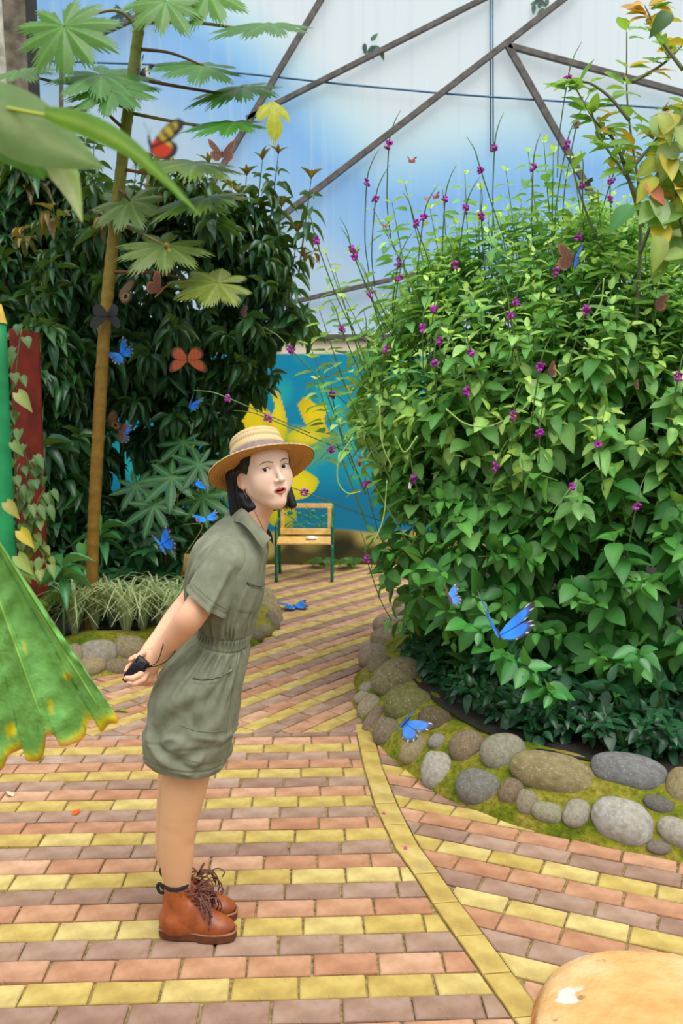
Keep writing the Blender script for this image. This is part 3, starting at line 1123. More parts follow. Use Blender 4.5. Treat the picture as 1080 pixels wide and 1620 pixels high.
HEAD_LOCAL = [
    ('u', ellip((0, .016, .040), (.0735, .092, .084)), 0),
    ('u', ellip((0, -.030, -.012), (.0605, .052, .075)), .03),
    ('u', cap((.041, .006, -.050), (.0085, -.0505, -.0925), .0175, .0115), .045),
    ('u', cap((-.041, .006, -.050), (-.0085, -.0505, -.0925), .0175, .0115), .045),
    ('u', ellip((0, -.0545, -.0925), (.013, .0125, .0105)), .022),
    ('u', ellip((.035, -.052, -.030), (.024, .020, .028)), .03),
    ('u', ellip((-.035, -.052, -.030), (.024, .020, .028)), .03),
    ('u', ellip((0, -.058, .042), (.050, .026, .034)), .03),
    ('u', cap((.010, -.0785, .0235), (.042, -.066, .024), .0055, .005), .014),
    ('u', cap((-.010, -.0785, .0235), (-.042, -.066, .024), .0055, .005), .014),
    ('s', ellip((.0315, -.090, .006), (.0165, .0125, .011)), .012),
    ('s', ellip((-.0315, -.090, .006), (.0165, .0125, .011)), .012),
    ('u', cap((0, -.078, .016), (0, -.0985, -.026), .0055, .0072), .010),
    ('u', ellip((0, -.0985, -.0285), (.0082, .0082, .0072)), .006),
    ('u', ellip((.0112, -.0885, -.031), (.0062, .0085, .0058)), .006),
    ('u', ellip((-.0112, -.0885, -.031), (.0062, .0085, .0058)), .006),
    ('s', ellip((.0055, -.0925, -.0362), (.0030, .0042, .0022)), .002),
    ('s', ellip((-.0055, -.0925, -.0362), (.0030, .0042, .0022)), .002),
    # lids
    ('u', ellip((.0315, -.0672, .006), (.0148, .0142, .0122)), .004),
    ('u', ellip((-.0315, -.0672, .006), (.0148, .0142, .0122)), .004),
    ('s', ellip((.0312, -.0825, .0052), (.0138, .0105, .0052), np.array(Matrix.Rotation(math.radians(-6), 3, 'Y'))), .0015),
    ('s', ellip((-.0312, -.0825, .0052), (.0138, .0105, .0052), np.array(Matrix.Rotation(math.radians(6), 3, 'Y'))), .0015),
    # mouth
    ('u', ellip((0, -.0655, -.058), (.025, .014, .018)), .02),
    ('u', cap((-.0175, -.0785, -.0570), (-.004, -.0852, -.0535), .0024, .0032), .004),
    ('u', cap((.0175, -.0785, -.0570), (.004, -.0852, -.0535), .0024, .0032), .004),
    ('u', cap((-.0155, -.0785, -.0600), (0, -.0838, -.0675), .0028, .0048), .004),
    ('u', cap((.0155, -.0785, -.0600), (0, -.0838, -.0675), .0028, .0048), .004),
    ('s', ellip((0, -.085, -.0600), (.0150, .0155, .0040)), .0020),
    # ears
    ('u', ellip((-.0745, .012, -.012), (.0055, .0165, .0300), np.array(Matrix.Rotation(math.radians(-16), 3, 'X') @ Matrix.Rotation(math.radians(24), 3, 'Z'))), .005),
    ('s', ellip((-.0835, .008, -.008), (.0070, .0090, .0170)), .004),
    ('u', ellip((-.0715, .002, -.034), (.0060, .0070, .0090)), .005),
    ('u', ellip((.0745, .012, -.012), (.0055, .0165, .0300), np.array(Matrix.Rotation(math.radians(-16), 3, 'X') @ Matrix.Rotation(math.radians(-24), 3, 'Z'))), .005),
]
HEAD = [(o[0], to_local(o[1], HR, HC, HS), o[2] * HS) for o in HEAD_LOCAL]
NECK0 = hw(0, .022, -.075)
NECK1 = W(388, 842, 2.745)
NECK = [('u', cap(NECK0, NECK1, .046, .052), .02), ('u', cap(NECK1, W(372, 862, 2.74), .058, .085), .04)]
th_r = math.radians(16.5)
up0 = np.array([-math.sin(th_r), 0, math.cos(th_r)])
up_h = unit(math.cos(math.radians(26)) * up0 + math.sin(math.radians(26)) * np.array([0, 1.0, 0]))
HAT_C = W(413, 735.5, 2.735)
HEADNECK = HEAD + [('s', lambda P: 0.012 - ((P - HAT_C.astype(np.float32)) @ up_h.astype(np.float32)), .004)] + NECK

TORSO = [
    ('u', cap(W(366, 876, 2.64), W(366, 876, 2.82), .046, .046), .04),
    ('u', ellip(W(362, 915, Y0), (.088, .135, .13)), .06),
    ('u', ellip(W(354, 1000, Y0), (.066, .115, .10)), .06),
    ('u', ellip(W(312, 1090, Y0), (.100, .150, .13)), .06),
]
# right (near) leg and left (far) leg: hip, knee, ankle
RL = [W(302, 1140, 2.655), W(292, 1240, 2.645), W(281, 1308, 2.64), W(279.5, 1345, 2.65), W(287, 1440, 2.665)]
LL = [W(296, 1140, 2.805), W(284, 1235, 2.805), W(273, 1306, 2.80), W(272, 1340, 2.805), W(288, 1425, 2.81)]


def leg(J):
    hip, mid, knee, calf, ank = J
    C_ = spline([hip, mid, knee, calf, calf * .5 + ank * .5 + np.array([-.006, 0, 0]), ank], 26)
    r_ = np.interp(np.linspace(0, 5, 26), [0, 1, 1.6, 2, 2.5, 3, 3.5, 4, 4.5, 5], [.090, .069, .058, .0505, .0495, .0510, .0475, .0390, .0335, .0320])
    return [('u', cap(C_[i], C_[i + 1], r_[i], r_[i + 1]), .012) for i in range(25)] + [('u', ellip(knee + np.array([.026, 0, .0]), (.022, .028, .034)), .03)]


LEGS = leg(RL) + leg(LL)
RS, RE, RW_ = W(366, 884, 2.625), W(305, 972, 2.53), W(254, 1034, 2.60)
LS, LE, LW_ = W(366, 872, 2.875), W(292, 962, 2.90), W(240, 1026, 2.70)


def arm(s, e, wv):
    C_ = spline([s, s * .5 + e * .5, e, e * .62 + wv * .38, wv], 24)
    r_ = np.interp(np.linspace(0, 4, 24), [0, 1, 1.8, 2.3, 3, 3.5, 4], [.047, .0435, .0385, .0385, .0365, .030, .0255])
    return [('u', cap(C_[i], C_[i + 1], r_[i], r_[i + 1]), .008) for i in range(23)]


ARMS = arm(RS, RE, RW_) + arm(LS, LE, LW_)


def finger(pts, r0, r1):
    P = [W(*p) for p in pts]
    r = np.linspace(r0, r1, len(P))
    return [('u', cap(P[i], P[i + 1], r[i], r[i + 1]), .0025 if i else .006) for i in range(len(P) - 1)]


HANDS = [  # near (right) hand: palm open towards the back, fingers closing round the camera
    ('u', cap(RW_, W(243, 1046, 2.605), .024, .022), .015),
    ('u', cap(W(246, 1040, 2.605), W(234, 1053, 2.60), .019, .017), .014),
    ('u', cap(W(248, 1048, 2.61), W(240, 1060, 2.605), .019, .016), .014),
    ('u', cap(W(239, 1040, 2.602), W(232, 1056, 2.6), .013, .013), .012),
]
HANDS += finger([(232, 1055, 2.600), (222, 1067, 2.568), (210, 1073, 2.556), (200, 1073, 2.556)], .0105, .0078)
HANDS += finger([(235, 1060, 2.602), (226, 1075, 2.570), (214, 1081, 2.560), (204, 1081, 2.556)], .0105, .0078)
HANDS += finger([(240, 1063, 2.606), (235, 1076, 2.602), (225, 1081, 2.604), (217, 1081, 2.614)], .0100, .0074)
HANDS += finger([(245, 1063, 2.612), (244, 1075, 2.612), (238, 1082, 2.618), (231, 1083, 2.628)], .0090, .0068)
HANDS += finger([(247, 1038, 2.600), (240, 1034, 2.612), (234, 1033, 2.612), (229, 1035, 2.615)], .0120, .0080)
LH = [('u', cap(LW_, W(229, 1038, 2.675), .023, .019), .015), ('u', cap(W(232, 1034, 2.68), W(221, 1045, 2.665), .018, .015), .014),
      ('u', cap(W(236, 1042, 2.69), W(226, 1052, 2.675), .018, .015), .014)]
LH += finger([(222, 1038, 2.672), (214, 1040, 2.655), (209, 1042, 2.635), (206.5, 1044, 2.615)], .0102, .0076)
LH += finger([(219, 1046, 2.668), (210, 1050, 2.660), (203, 1056, 2.645), (200, 1061, 2.630)], .0102, .0076)
LH += finger([(222, 1052, 2.672), (213, 1060, 2.670), (205, 1068, 2.660), (202, 1073, 2.645)], .0098, .0074)
LH += finger([(226, 1056, 2.680), (220, 1066, 2.682), (213, 1073, 2.675), (208, 1077, 2.665)], .0088, .0068)
LH += finger([(233, 1029, 2.675), (226, 1033, 2.655), (221, 1038, 2.640), (217, 1041, 2.628)], .0115, .0080)
HANDS += LH

# ---------------------------------------------------------------- skin mesh
bm_v, bm_f, nv = [], [], 0
hlo, hhi = HC - 0.150, HC + 0.150
hlo[2] = hw(0, 0, -0.15)[2] - 0.01
qlo = np.minimum(W(190, 1098, 2.74), W(190, 1098, 2.52)) - 0.005
qlo[1] = 2.53
qhi = np.maximum(W(262, 1014, 2.74), W(262, 1014, 2.52))
qhi[1] = 2.74
regions = [
    (HEADNECK, hlo, hhi, 0.0014),
    (ARMS[0:0] + ARMS + HANDS, qlo, qhi, 0.0015),
    (TORSO + NECK + LEGS + ARMS + HANDS[:4] + LH[:3], np.array([-0.80, 2.35, 0.02]), np.array([-0.10, 3.05, 1.42]), 0.0034),
]
for n, (ops, lo, hi, h) in enumerate(regions):
    v, f = grow(ops, lo, hi, h)
    if n == 2:
        c = v[f].mean(1)
        drop = np.zeros(len(f), bool)
        for l2, h2 in ((hlo, hhi), (qlo, qhi)):
            drop |= np.all((c > l2 + .003) & (c < h2 - .003), axis=1)
        f = f[~drop]
    bm_v.append(v)
    bm_f.append(f + nv)
    nv += len(v)
SV, SF = np.concatenate(bm_v), np.concatenate(bm_f)
used = np.zeros(len(SV), bool)
used[SF.ravel()] = True
remap = np.cumsum(used) - 1
SV, SF = SV[used], remap[SF]

L = ((SV - HC) @ HR) / HS                       # head-local coordinates for colouring
head_m = (SV[:, 2] > hw(0, 0, -0.13)[2]) & (np.linalg.norm(SV - HC, axis=1) < 0.2)
SC = np.tile(np.array(lin((226, 172, 138))), (len(SV), 1))


def tint(mask, col):
    global SC
    SC = SC * (1 - mask[:, None]) + np.array(lin(col)) * mask[:, None]


legm = np.clip((0.80 - SV[:, 2]) / 0.02, 0, 1) * (SV[:, 0] > -0.62)
tint(legm, (206, 160, 122))
face = np.clip((0.05 - L[:, 1]) / 0.06, 0, 1) * np.clip((L[:, 2] + .125) / .05, 0, 1) * head_m
tint(face, (250, 215, 192))  # face tone, lightened partly to offset the dim light under the hat
for sx in (-1, 1):
    d = np.linalg.norm((L - np.array([sx * .040, -.062, -.030])) / np.array([.026, .03, .02]), axis=1)
    tint(head_m * np.clip(1.1 - d, 0, 1) * 0.35, (232, 150, 126))
    tint(head_m * np.clip(1.2 - np.linalg.norm((L - np.array([sx * .076, .012, -.012])) / np.array([.02, .024, .036]), axis=1), 0, 1) * 0.6, (218, 130, 96))
    d = np.linalg.norm((L - np.array([sx * .0315, -.080, .0105])) / np.array([.018, .012, .006]), axis=1)
    tint(head_m * np.clip(1.2 - d, 0, 1) * 0.35, (196, 140, 112))
seg = lambda a, b, r: np.clip((r - cap(a, b, 0)(L.astype(np.float32))) / 0.0012, 0, 1)
lips = np.zeros(len(SV))
for sx in (-1, 1):
    lips = np.maximum(lips, seg((sx * .017, -.0795, -.0570), (sx * .004, -.0870, -.0535), .0040))
    lips = np.maximum(lips, seg((sx * .0155, -.0795, -.0605), (0, -.0858, -.0680), .0058))
tint(head_m * lips, (206, 104, 92))
inside = np.clip(1.25 - np.linalg.norm((L - np.array([0, -.077, -.060])) / np.array([.0150, .0130, .0040]), axis=1), 0, 0.4) / 0.4
tint(head_m * inside * (L[:, 1] > -.0805), (96, 26, 24))
nost = np.zeros(len(SV))
for sx in (-1, 1):
    nost = np.maximum(nost, np.clip(1.3 - np.linalg.norm((L - np.array([sx * .0055, -.0925, -.0350])) / np.array([.0036, .0048, .003]), axis=1), 0, 1))
tint(head_m * np.clip(nost * 1.5, 0, 1), (120, 60, 44))
# finger tips and knuckles a little redder
for tip in ((199, 1073, 2.598), (205, 1081, 2.6), (217, 1081, 2.614), (231, 1083, 2.628), (226, 1037, 2.592), (206.5, 1044, 2.615), (240, 1060, 2.60)):
    d = np.linalg.norm(SV - W(*tip), axis=1)
    tint(np.clip(1 - d / 0.02, 0, 1) * 0.5, (222, 120, 92))

_m = M('skin', (235, 190, 160), 0.46, 0.35, sss=0.12)
_m.base(_m.attr()).bump(_m.noise(260, 3), 0.04, 0.002)
person = MB().add(SV, SF, SC).build('person', _m.m)
tag(person, 'woman in straw hat and sage romper leaning forward with hands behind her back', 'person')

# nails on the fingers that show
MAT_NAIL = plain('nail', (240, 186, 166), 0.25, 0.02, 10, 0)
for a, b in (((199, 1073, 2.549), (203, 1072.5, 2.5475)), ((203.5, 1081, 2.549), (207, 1080.5, 2.549)), ((206.5, 1044, 2.606), (209, 1042.5, 2.622))):
    p, q = W(*a), W(*b)
    MB().ell((p + q) / 2 + np.array([0, -0.0015, 0.001]), (.0052, .0022, .0038)).build('fingernail', MAT_NAIL, person)

# eyes, brows, lashes, teeth
_m = M('eye_surface', (240, 236, 230), 0.12, 0.5)
_m.base(_m.attr())
MAT_EYE = _m.m
for sx in (-1, 1):
    c = hw(sx * .0315, -.0672, .0055)
    tgt = unit(np.array([0.0, 0.0, CAM_H]) - c)
    x = unit(np.cross(tgt, [0, 0, 1.0]))
    Rm = np.c_[x, np.cross(tgt, x), tgt]
    mb = MB().ell((0, 0, 0), (1, 1, 1), seg=40, rings=40)
    v = mb.v[0]
    a = np.degrees(np.arccos(np.clip(v[:, 2], -1, 1)))
    col = np.where((a < 13)[:, None], lin((12, 8, 6)), np.where((a < 30)[:, None], lin((62, 36, 22)), lin((236, 230, 224))))
    mb.c[0] = col
    mb.v[0] = (v * 0.0131 * HS) @ Rm.T + c
    mb.build('eye', MAT_EYE, person)
hv = BVHTree.FromPolygons([Vector(q) for q in SV], SF.tolist())


def on_face(x, z):
    """point of the face in front of head-local (x, z)"""
    o = Vector(hw(x, -0.2, z))
    d = Vector(HR @ np.array([0, 1.0, 0]))
    h = hv.ray_cast(o, d)
    return np.array(h[0]) if h[0] is not None else None


MAT_BROW = plain('dark_brow', (92, 66, 52), 0.8, 0.1, 40, 0)
fwd = HR @ np.array([0, -1.0, 0])
for sx in (-1, 1):
    pts = [(sx * u, z) for u, z in ((.0125, .0225), (.022, .0262), (.033, .0278), (.043, .0250), (.0505, .0195))]
    P = [on_face(*q) for q in pts]
    if all(p is not None for p in P):
        P = spline(np.array(P), 14) + fwd * 0.0003
        MB().tube(P, 0.0017 * np.array([.6, .8, 1, 1, 1, 1, 1, .95, .9, .8, .7, .55, .4, .2]), 6).build('eyebrow', MAT_BROW, person)
    P = []
    for t in np.linspace(0, 1, 11):
        x = sx * (.0315 - .0128 + .0256 * t)
        z = .0058 + .0050 * math.sin(math.pi * min(1, t * .9 + .05)) + 0.0012 * t
        p = on_face(x, z + 0.0008)
        if p is not None:
            P.append(p)
    if len(P) > 4:
        MB().tube(spline(np.array(P), 16) + fwd * 0.0006, 0.0011, 5).build('eyelash', MAT_BROW, person)
mb = MB().ell((0, 0, 0), (.0125, .006, .0028), seg=20, rings=8)
mb.v[0] = (mb.v[0] + np.array([0, -.0725, -.0574])) * HS @ HR.T + HC
mb.build('teeth', plain('tooth', (240, 232, 222), 0.3, 0.03, 10, 0), person)

# ---------------------------------------------------------------- hair: a black bob
HAIR = [
    ('u', ellip((0, .022, .042), (.0825, .100, .090)), 0),
    ('u', rbox((0, .050, -.050), (.082, .056, .078), .040), .03),
    ('u', cap((.073, .020, .00), (.076, -.004, -.118), .014, .013), .02),
    ('u', cap((-.070, .045, .00), (-.078, .052, -.115), .022, .024), .03),
    ('u', cap((-.060, -.030, .055), (-.0705, -.012, .006), .016, .010), .015),
    ('u', cap((.060, -.030, .055), (.0705, -.012, -.010), .016, .010), .015),
    ('s', rbox((0, -.09, -.06), (.0545, .088, .125), .03), .010),
    ('s', ellip((-.080, -.004, -.028), (.030, .024, .036)), .010),
    ('s', ellip((-.062, -.030, -.060), (.034, .040, .052)), .010),
    ('s', rbox((0, .02, -.20), (.2, .2, .066), .002), .012),
]
HAIR.append(('s', lambda P: (0.008 - ((P * HS) @ (HR.T @ up_h).astype(np.float32) + float((HC - HAT_C) @ up_h))) / HS, .004))
v, f = grow(HAIR, (-.13, -.12, -.16), (.13, .16, .15), 0.0028)
a = np.arctan2(v[:, 0], v[:, 1] - .02)
v = v + (v - np.array([0, .03, 0])) * np.array([1, 1, 0]) * (0.012 * np.sin(a * 46 + 3 * np.sin(a * 9)) * np.clip((.06 - v[:, 2]) / .05, 0, 1))[:, None]
_m = M('black_hair', (16, 14, 16), 0.36, 0.5)
hairm = _m.m
hair = MB().add(v * HS @ HR.T + HC, f).build('hair', hairm, person)
mb = MB()
for k in range(240):      # loose strands lying on the bob
    an = rng.uniform(-2.5, 1.75)
    if -0.2 < an < -2.0:
        continue
    x, y = .083 * math.sin(an), .028 + .078 * math.cos(an)
    if y < 0.012 and x < 0:
        continue
    e = 0.004 * rng.normal(size=3)
    ln_ = rng.uniform(-.138, -.128)
    P = spline([(x * .97, y * .97, .03), (x * 1.03 + e[0], y * 1.04 + e[1], -.03), (x * 1.03 + e[0], y * 1.03, -.09), (x * 0.99 + e[0] * 2, y * 0.98 + e[1] * 2, ln_)], 9)
    mb.tube(P * HS @ HR.T + HC, [.0011, .0013, .0013, .0013, .0012, .0011, .001, .0008, .0003], 4, caps=False)
stuff(mb.build('strands', hairm, hair))

# ---------------------------------------------------------------- straw hat
th_r = math.radians(16.5)
up0 = np.array([-math.sin(th_r), 0, math.cos(th_r)])
up_h = unit(math.cos(math.radians(26)) * up0 + math.sin(math.radians(26)) * np.array([0, 1.0, 0]))
hx_ = unit(np.cross(np.array([0, 1.0, 0]), up_h))
hy_ = np.cross(up_h, hx_)
HM = np.c_[hx_, hy_, up_h]
HAT_C = W(413, 735.5, 2.735)
mb = MB()
prof = []
for r in np.linspace(0.002, 0.058, 9):
    prof.append((r, 0.104 + 0.003 * math.cos(r * 40)))
for t in np.linspace(0, 1, 10):
    prof.append((0.060 + .016 * math.sin(t * 1.57), 0.104 - .016 * (1 - math.cos(t * 1.57))))
for t in np.linspace(0.05, 1, 14):
    prof.append((0.076 + 0.014 * t, 0.088 - 0.088 * t))
for t in np.linspace(0.03, 1, 34):
    prof.append((0.090 + 0.072 * t, -0.001 + 0.004 * math.sin(t * 6.28) - 0.006 * t * t))
n_top = len(prof)
for t in np.linspace(1, 0, 34):
    prof.append((0.090 + 0.072 * t + (0.0015 if t > .99 else 0), -0.0045 + 0.004 * math.sin(t * 6.28) - 0.006 * t * t))
for t in np.linspace(1, 0.1, 8):
    prof.append((0.073 + 0.0135 * t, 0.084 - 0.088 * t))
prof.append((0.002, 0.098))
ns = 200
rings, cols = [], []
a = np.linspace(0, 2 * np.pi, ns, endpoint=False)
arc = 0.0
for k, (r, z) in enumerate(prof):
    if k:
        arc += math.hypot(r - prof[k - 1][0], z - prof[k - 1][1])
    band = arc / 0.0085
    wv = np.sin(a * 58 + (band % 2) * 1.5) * 0.0009 + abs(math.sin(band * math.pi)) * 0.0018
    side = -1 if k >= n_top else 1
    oval = 1 + 0.05 * np.cos(2 * a)
    wob = 0.006 * np.sin(a * 2 + 0.8) * max(0, (r - .09) / .08)
    rings.append(np.c_[(r + (wv if r < .09 else 0)) * oval * np.cos(a), (r + (wv if r < .09 else 0)) * np.sin(a), z + wob + (wv * side if r >= .09 else 0)])
    base = np.array(lin((232, 204, 150))) if k < n_top else np.array(lin((214, 160, 92)))  # warm light and shade of the underside painted in as deeper orange
    cols.append(base * (0.42 + 0.58 * abs(math.sin(band * math.pi)) ** .6 * (0.85 + 0.15 * np.sin(a * 58 + (band % 2) * 1.5)))[:, None])
V = np.concatenate(rings) @ HM.T + HAT_C
mb.loft(V.reshape(len(prof), ns, 3), np.concatenate(cols))
_m = M('woven_straw', (230, 200, 140), 0.7, 0.25)
_m.base(_m.attr()).bump(_m.noise(300, 2), 0.3, 0.002)
_m.leafy(_m.attr(), 0.18, (255, 190, 90))
hat = mb.build('straw_hat', _m.m, person)
mb = MB()
rg = []
for r, z in ((.0895, .001), (.0932, .001), (.0922, .010), (.0908, .022), (.0898, .032), (.0888, .042), (.0865, .0425)):
    rg.append(np.c_[(r + .0014) * (1 + 0.05 * np.cos(2 * a)) * np.cos(a), (r + .0014) * np.sin(a), np.full(ns, z)] @ HM.T + HAT_C)
mb.loft(np.array(rg))
mb.build('hat_band', plain('grey_ribbon', (126, 110, 110), 0.7, 0.08, 60, 0.1), hat)
P = [hw(-.076, .006, -.034)]        # chin cord from the ear along the jaw and down into the collar
for x_, y_ in ((388, 783), (395, 796), (403, 809), (411, 824), (417, 838)):
    d_ = Vector(ray(x_, y_)).normalized()
    h_ = hv.ray_cast(Vector((0, 0, CAM_H)), d_)
    if h_[0] is not None:
        P.append(np.array(h_[0]) - np.array(d_) * .003)
P = spline(P, 30)
mb = MB().tube(P, 0.0011, 5)
mb.build('chin_cord', plain('tan_cord', (196, 150, 96), 0.8, 0.1, 60, 0), hat)

# ---------------------------------------------------------------- linen romper
_m = M('sage_linen', (134, 138, 116), 0.85, 0.15)
_co = _m.coord('Object')
_w1 = _m.noise(900, 2, _co)
_w2 = _m.noise(26, 4, _co)
_c2 = _m.ramp(_w2, [(0.3, (118, 122, 101)), (0.7, (138, 141, 119))])
_c2 = _m.mix(_c2, _m.ramp(_w1, [(0.3, (200, 200, 195)), (0.7, (255, 255, 255))]), 0.6, 'MULTIPLY')
_m.base(_c2)
_ad = _m.n('ShaderNodeMath', operation='MULTIPLY_ADD')
_m.L.new(_w1, _ad.inputs[0])
_ad.inputs[1].default_value = 0.12
_m.L.new(_m.noise(15, 3, _co, 0.5, 0.4), _ad.inputs[2])
_m.bump(_ad.outputs[0], 0.35, 0.010)
MAT_LINEN = _m.m

RINGS = [  # back (px,py), front (px,py), half width, exponent
    ((364, 812), (419, 842), .066, 2.0), ((354, 818), (422, 852), .082, 2.0), ((338, 831), (424, 868), .125, 2.1), ((320, 849), (421, 884), .165, 2.2),
    ((309, 872), (418, 900), .184, 2.3), ((302, 898), (417, 918), .186, 2.3), ((299, 925), (416, 938), .178, 2.3), ((301, 948), (411, 957), .170, 2.3), ((307, 966), (404, 978), .163, 2.3),
    ((315, 982), (398, 996), .150, 2.3), ((317, 990), (395, 1005), .146, 2.3), ((314, 998), (393, 1016), .146, 2.3), ((307, 1006), (391, 1026), .150, 2.3), ((290, 1022), (389, 1045), .163, 2.3),
    ((268, 1044), (385, 1070), .176, 2.4), ((252, 1068), (380, 1092), .186, 2.4), ((243, 1092), (376, 1116), .190, 2.5), ((238, 1118), (371, 1142), .190, 2.5), ((232, 1142), (366, 1168), .190, 2.5),
    ((229, 1156), (361, 1190), .190, 2.5), ((236, 1178), (357, 1204), .188, 2.5), ((246, 1196), (352, 1212), .186, 2.5),
]
NR, NA = 170, 340
key = np.array([[*W(b[0], b[1], Y0 + .03), *W(f[0], f[1], Y0 - .035), hw_, ex] for b, f, hw_, ex in RINGS])
K = spline_n = np.stack([spline(np.c_[key[:, i], key[:, i] * 0, key[:, i] * 0], NR)[:, 0] for i in range(8)], 1)
phi = np.linspace(0, 2 * np.pi, NA, endpoint=False)          # 0 = front, pi/2 = towards the camera
rings = []
for i in range(NR):
    B_, F_, wd, ex = K[i, :3], K[i, 3:6], K[i, 6], K[i, 7]
    c, av = (B_ + F_) / 2, (F_ - B_) / 2
    cs, sn = np.cos(phi), np.sin(phi)
    r = c + (np.sign(cs) * np.abs(cs) ** (2 / ex))[:, None] * av - (np.sign(sn) * np.abs(sn) ** (2 / ex))[:, None] * np.array([0.04, 1, 0]) * wd
    rings.append(r)
rings = np.array(rings)
u = np.linspace(0, len(RINGS) - 1, NR)                       # ring parameter
cen = rings.mean(1, keepdims=True)
out = rings - cen
out /= np.linalg.norm(out, axis=2, keepdims=True)
UU, PH = np.meshgrid(u, phi, indexing='ij')
disp = np.zeros_like(UU)
gat = np.sin(PH * 31 + 2.2 * np.sin(PH * 5) + 1.5 * np.sin(PH * 11))
disp += 0.0052 * gat * np.exp(-((UU - 8.6) / 0.9) ** 2)
disp += 0.0048 * np.sin(PH * 44 + np.sin(PH * 7)) * np.exp(-((UU - 10.3) / 0.8) ** 2)
disp += 0.0075 * np.sin(PH * 21 + 2 * np.sin(PH * 4)) * np.clip((UU - 11.6) / 0.6, 0, 1) * np.exp(-np.clip(UU - 12.2, 0, 9) / 2.4)
disp -= 0.004 * (np.exp(-((UU - 9.55) / .16) ** 2) + np.exp(-((UU - 11.55) / .18) ** 2))
nz3 = np.stack([rings[..., 0] * 9 + rings[..., 2] * 6, rings[..., 1] * 7, rings[..., 2] * 11 - rings[..., 0] * 8], -1)
fold = vnoise(nz3, 77, 3)
disp += 0.0075 * fold * np.clip((UU - 12.5) / 3, 0.25, 1) * (1 - .7 * np.exp(-(np.minimum(PH, 2 * np.pi - PH) / .5) ** 2))
ridge = 1 - np.abs(vnoise(nz3 * 1.5, 78, 2))
disp += 0.010 * np.clip(ridge - 0.72, 0, 1) / .28 * np.clip((UU - 15.5) / 2, 0, 1)
# pleat lines on the back of the blouse
for p0, p1 in ((2.05, 2.35), (2.55, 2.7)):
    ln0 = p0 + (p1 - p0) * np.clip((UU - 2.5) / 4.5, 0, 1)
    q = (PH - ln0)
    disp += np.where((UU > 2.2) & (UU < 8), 0.010 * np.exp(-((q - .10) / .10) ** 2) - 0.008 * np.exp(-((q + .03) / .06) ** 2), 0) * np.clip((UU - 2.2) / .8, 0, 1) * np.clip((8 - UU) / .8, 0, 1)
# placket edge down the front, hem fold, yoke seam of the shorts
disp += 0.003 * (np.abs(PH - 0.12) < 0.16) * (UU > 2)
disp -= 0.004 * np.exp(-((UU - 19.9 + 0.25 * np.cos(PH)) / .10) ** 2) + 0.0035 * np.exp(-((UU - 17.9 + 0.2 * np.sin(PH * 2)) / .09) ** 2)
for (u0, p0), (u1, p1), A_ in (((13.2, .95), (16, 2.2), .006), ((14.2, 1.4), (17.6, 2.3), .007), ((16.2, .8), (18.6, 1.8), .006), ((16.4, 2.6), (19.6, 1.6), .008), ((17.0, .9), (20, 1.3), .006), ((18, 2.3), (20.6, 1.1), .006),
                           ((12.0, .62), (15.5, .72), .005), ((12.0, 1.1), (15.2, 1.3), .006), ((12.1, 1.55), (14.8, 1.9), .006), ((12.1, .85), (14.2, .95), .004), ((2.2, 1.75), (6.5, 2.5), .008), ((1.9, 1.5), (5.0, 2.2), .006),
                           ((5.8, .55), (8.4, .8), .006), ((5.6, 1.0), (8.4, 1.1), .006), ((15.2, 1.0), (16.4, 1.9), .004), ((16.9, 1.5), (18.4, 2.5), .006)):
    dx, dy = (u1 - u0) * .12, p1 - p0
    ux, uy = (UU - u0) * .12, PH - p0
    tt = np.clip((ux * dx + uy * dy) / (dx * dx + dy * dy), 0, 1)
    sd_ = (ux * dy - uy * dx) / math.hypot(dx, dy)
    dd_ = np.hypot(ux - tt * dx, uy - tt * dy)
    disp += 1.15 * A_ * np.exp(-(dd_ / .085) ** 2) * (.4 + .6 * np.sin(np.pi * tt)) - 1.15 * A_ * .7 * np.exp(-((dd_ - .11) / .07) ** 2) * (sd_ > 0) * np.sin(np.pi * tt)
flare = np.clip((UU - 18.2) / 1.0, 0, 1) * np.clip((PH - 2.2) / .8, 0, 1) * np.clip((4.3 - PH) / .8, 0, 1)
rings = rings + out * disp[..., None]
hemk = np.clip((UU - 17) / 4, 0, 1)
rings[..., 2] += 0.022 * hemk * np.clip(np.sin(PH), 0, 1)          # near side of the hem is drawn up a little
mb = MB()
mb.loft(rings)
# inside turn of the hem
ins = rings[-1] + (cen[-1] - rings[-1]) * 0.05
ins2 = ins + np.array([0, 0, 0.05]) + (cen[-1] - ins) * 0.03
mb.loft(np.array([rings[-1], ins, ins2]))
garment = mb.build('romper', MAT_LINEN, person)
gv = np.concatenate(mb.v)
gbvh = BVHTree.FromPolygons([Vector(q) for q in gv], mb.f)


def on_cloth(px, py, lift=0.0015, tree=None):
    d = Vector(ray(px, py)).normalized()
    h = (tree or gbvh).ray_cast(Vector((0, 0, CAM_H)), d)
    if h[0] is None:
        return None
    n = np.array(h[1])
    if n @ np.array(d) > 0:
        n = -n
    return np.array(h[0]) + n * lift


def cloth_line(pts, name, rad, mat, lift=0.001, n=24, parent=None, tree=None):
    P = [on_cloth(x, y, lift, tree) for x, y, _ in spline([(a, b, 0) for a, b in pts], n)]
    P = [p for p in P if p is not None]
    if len(P) > 2:
        return MB().tube(np.array(P), rad, 6).build(name, mat, parent or garment)


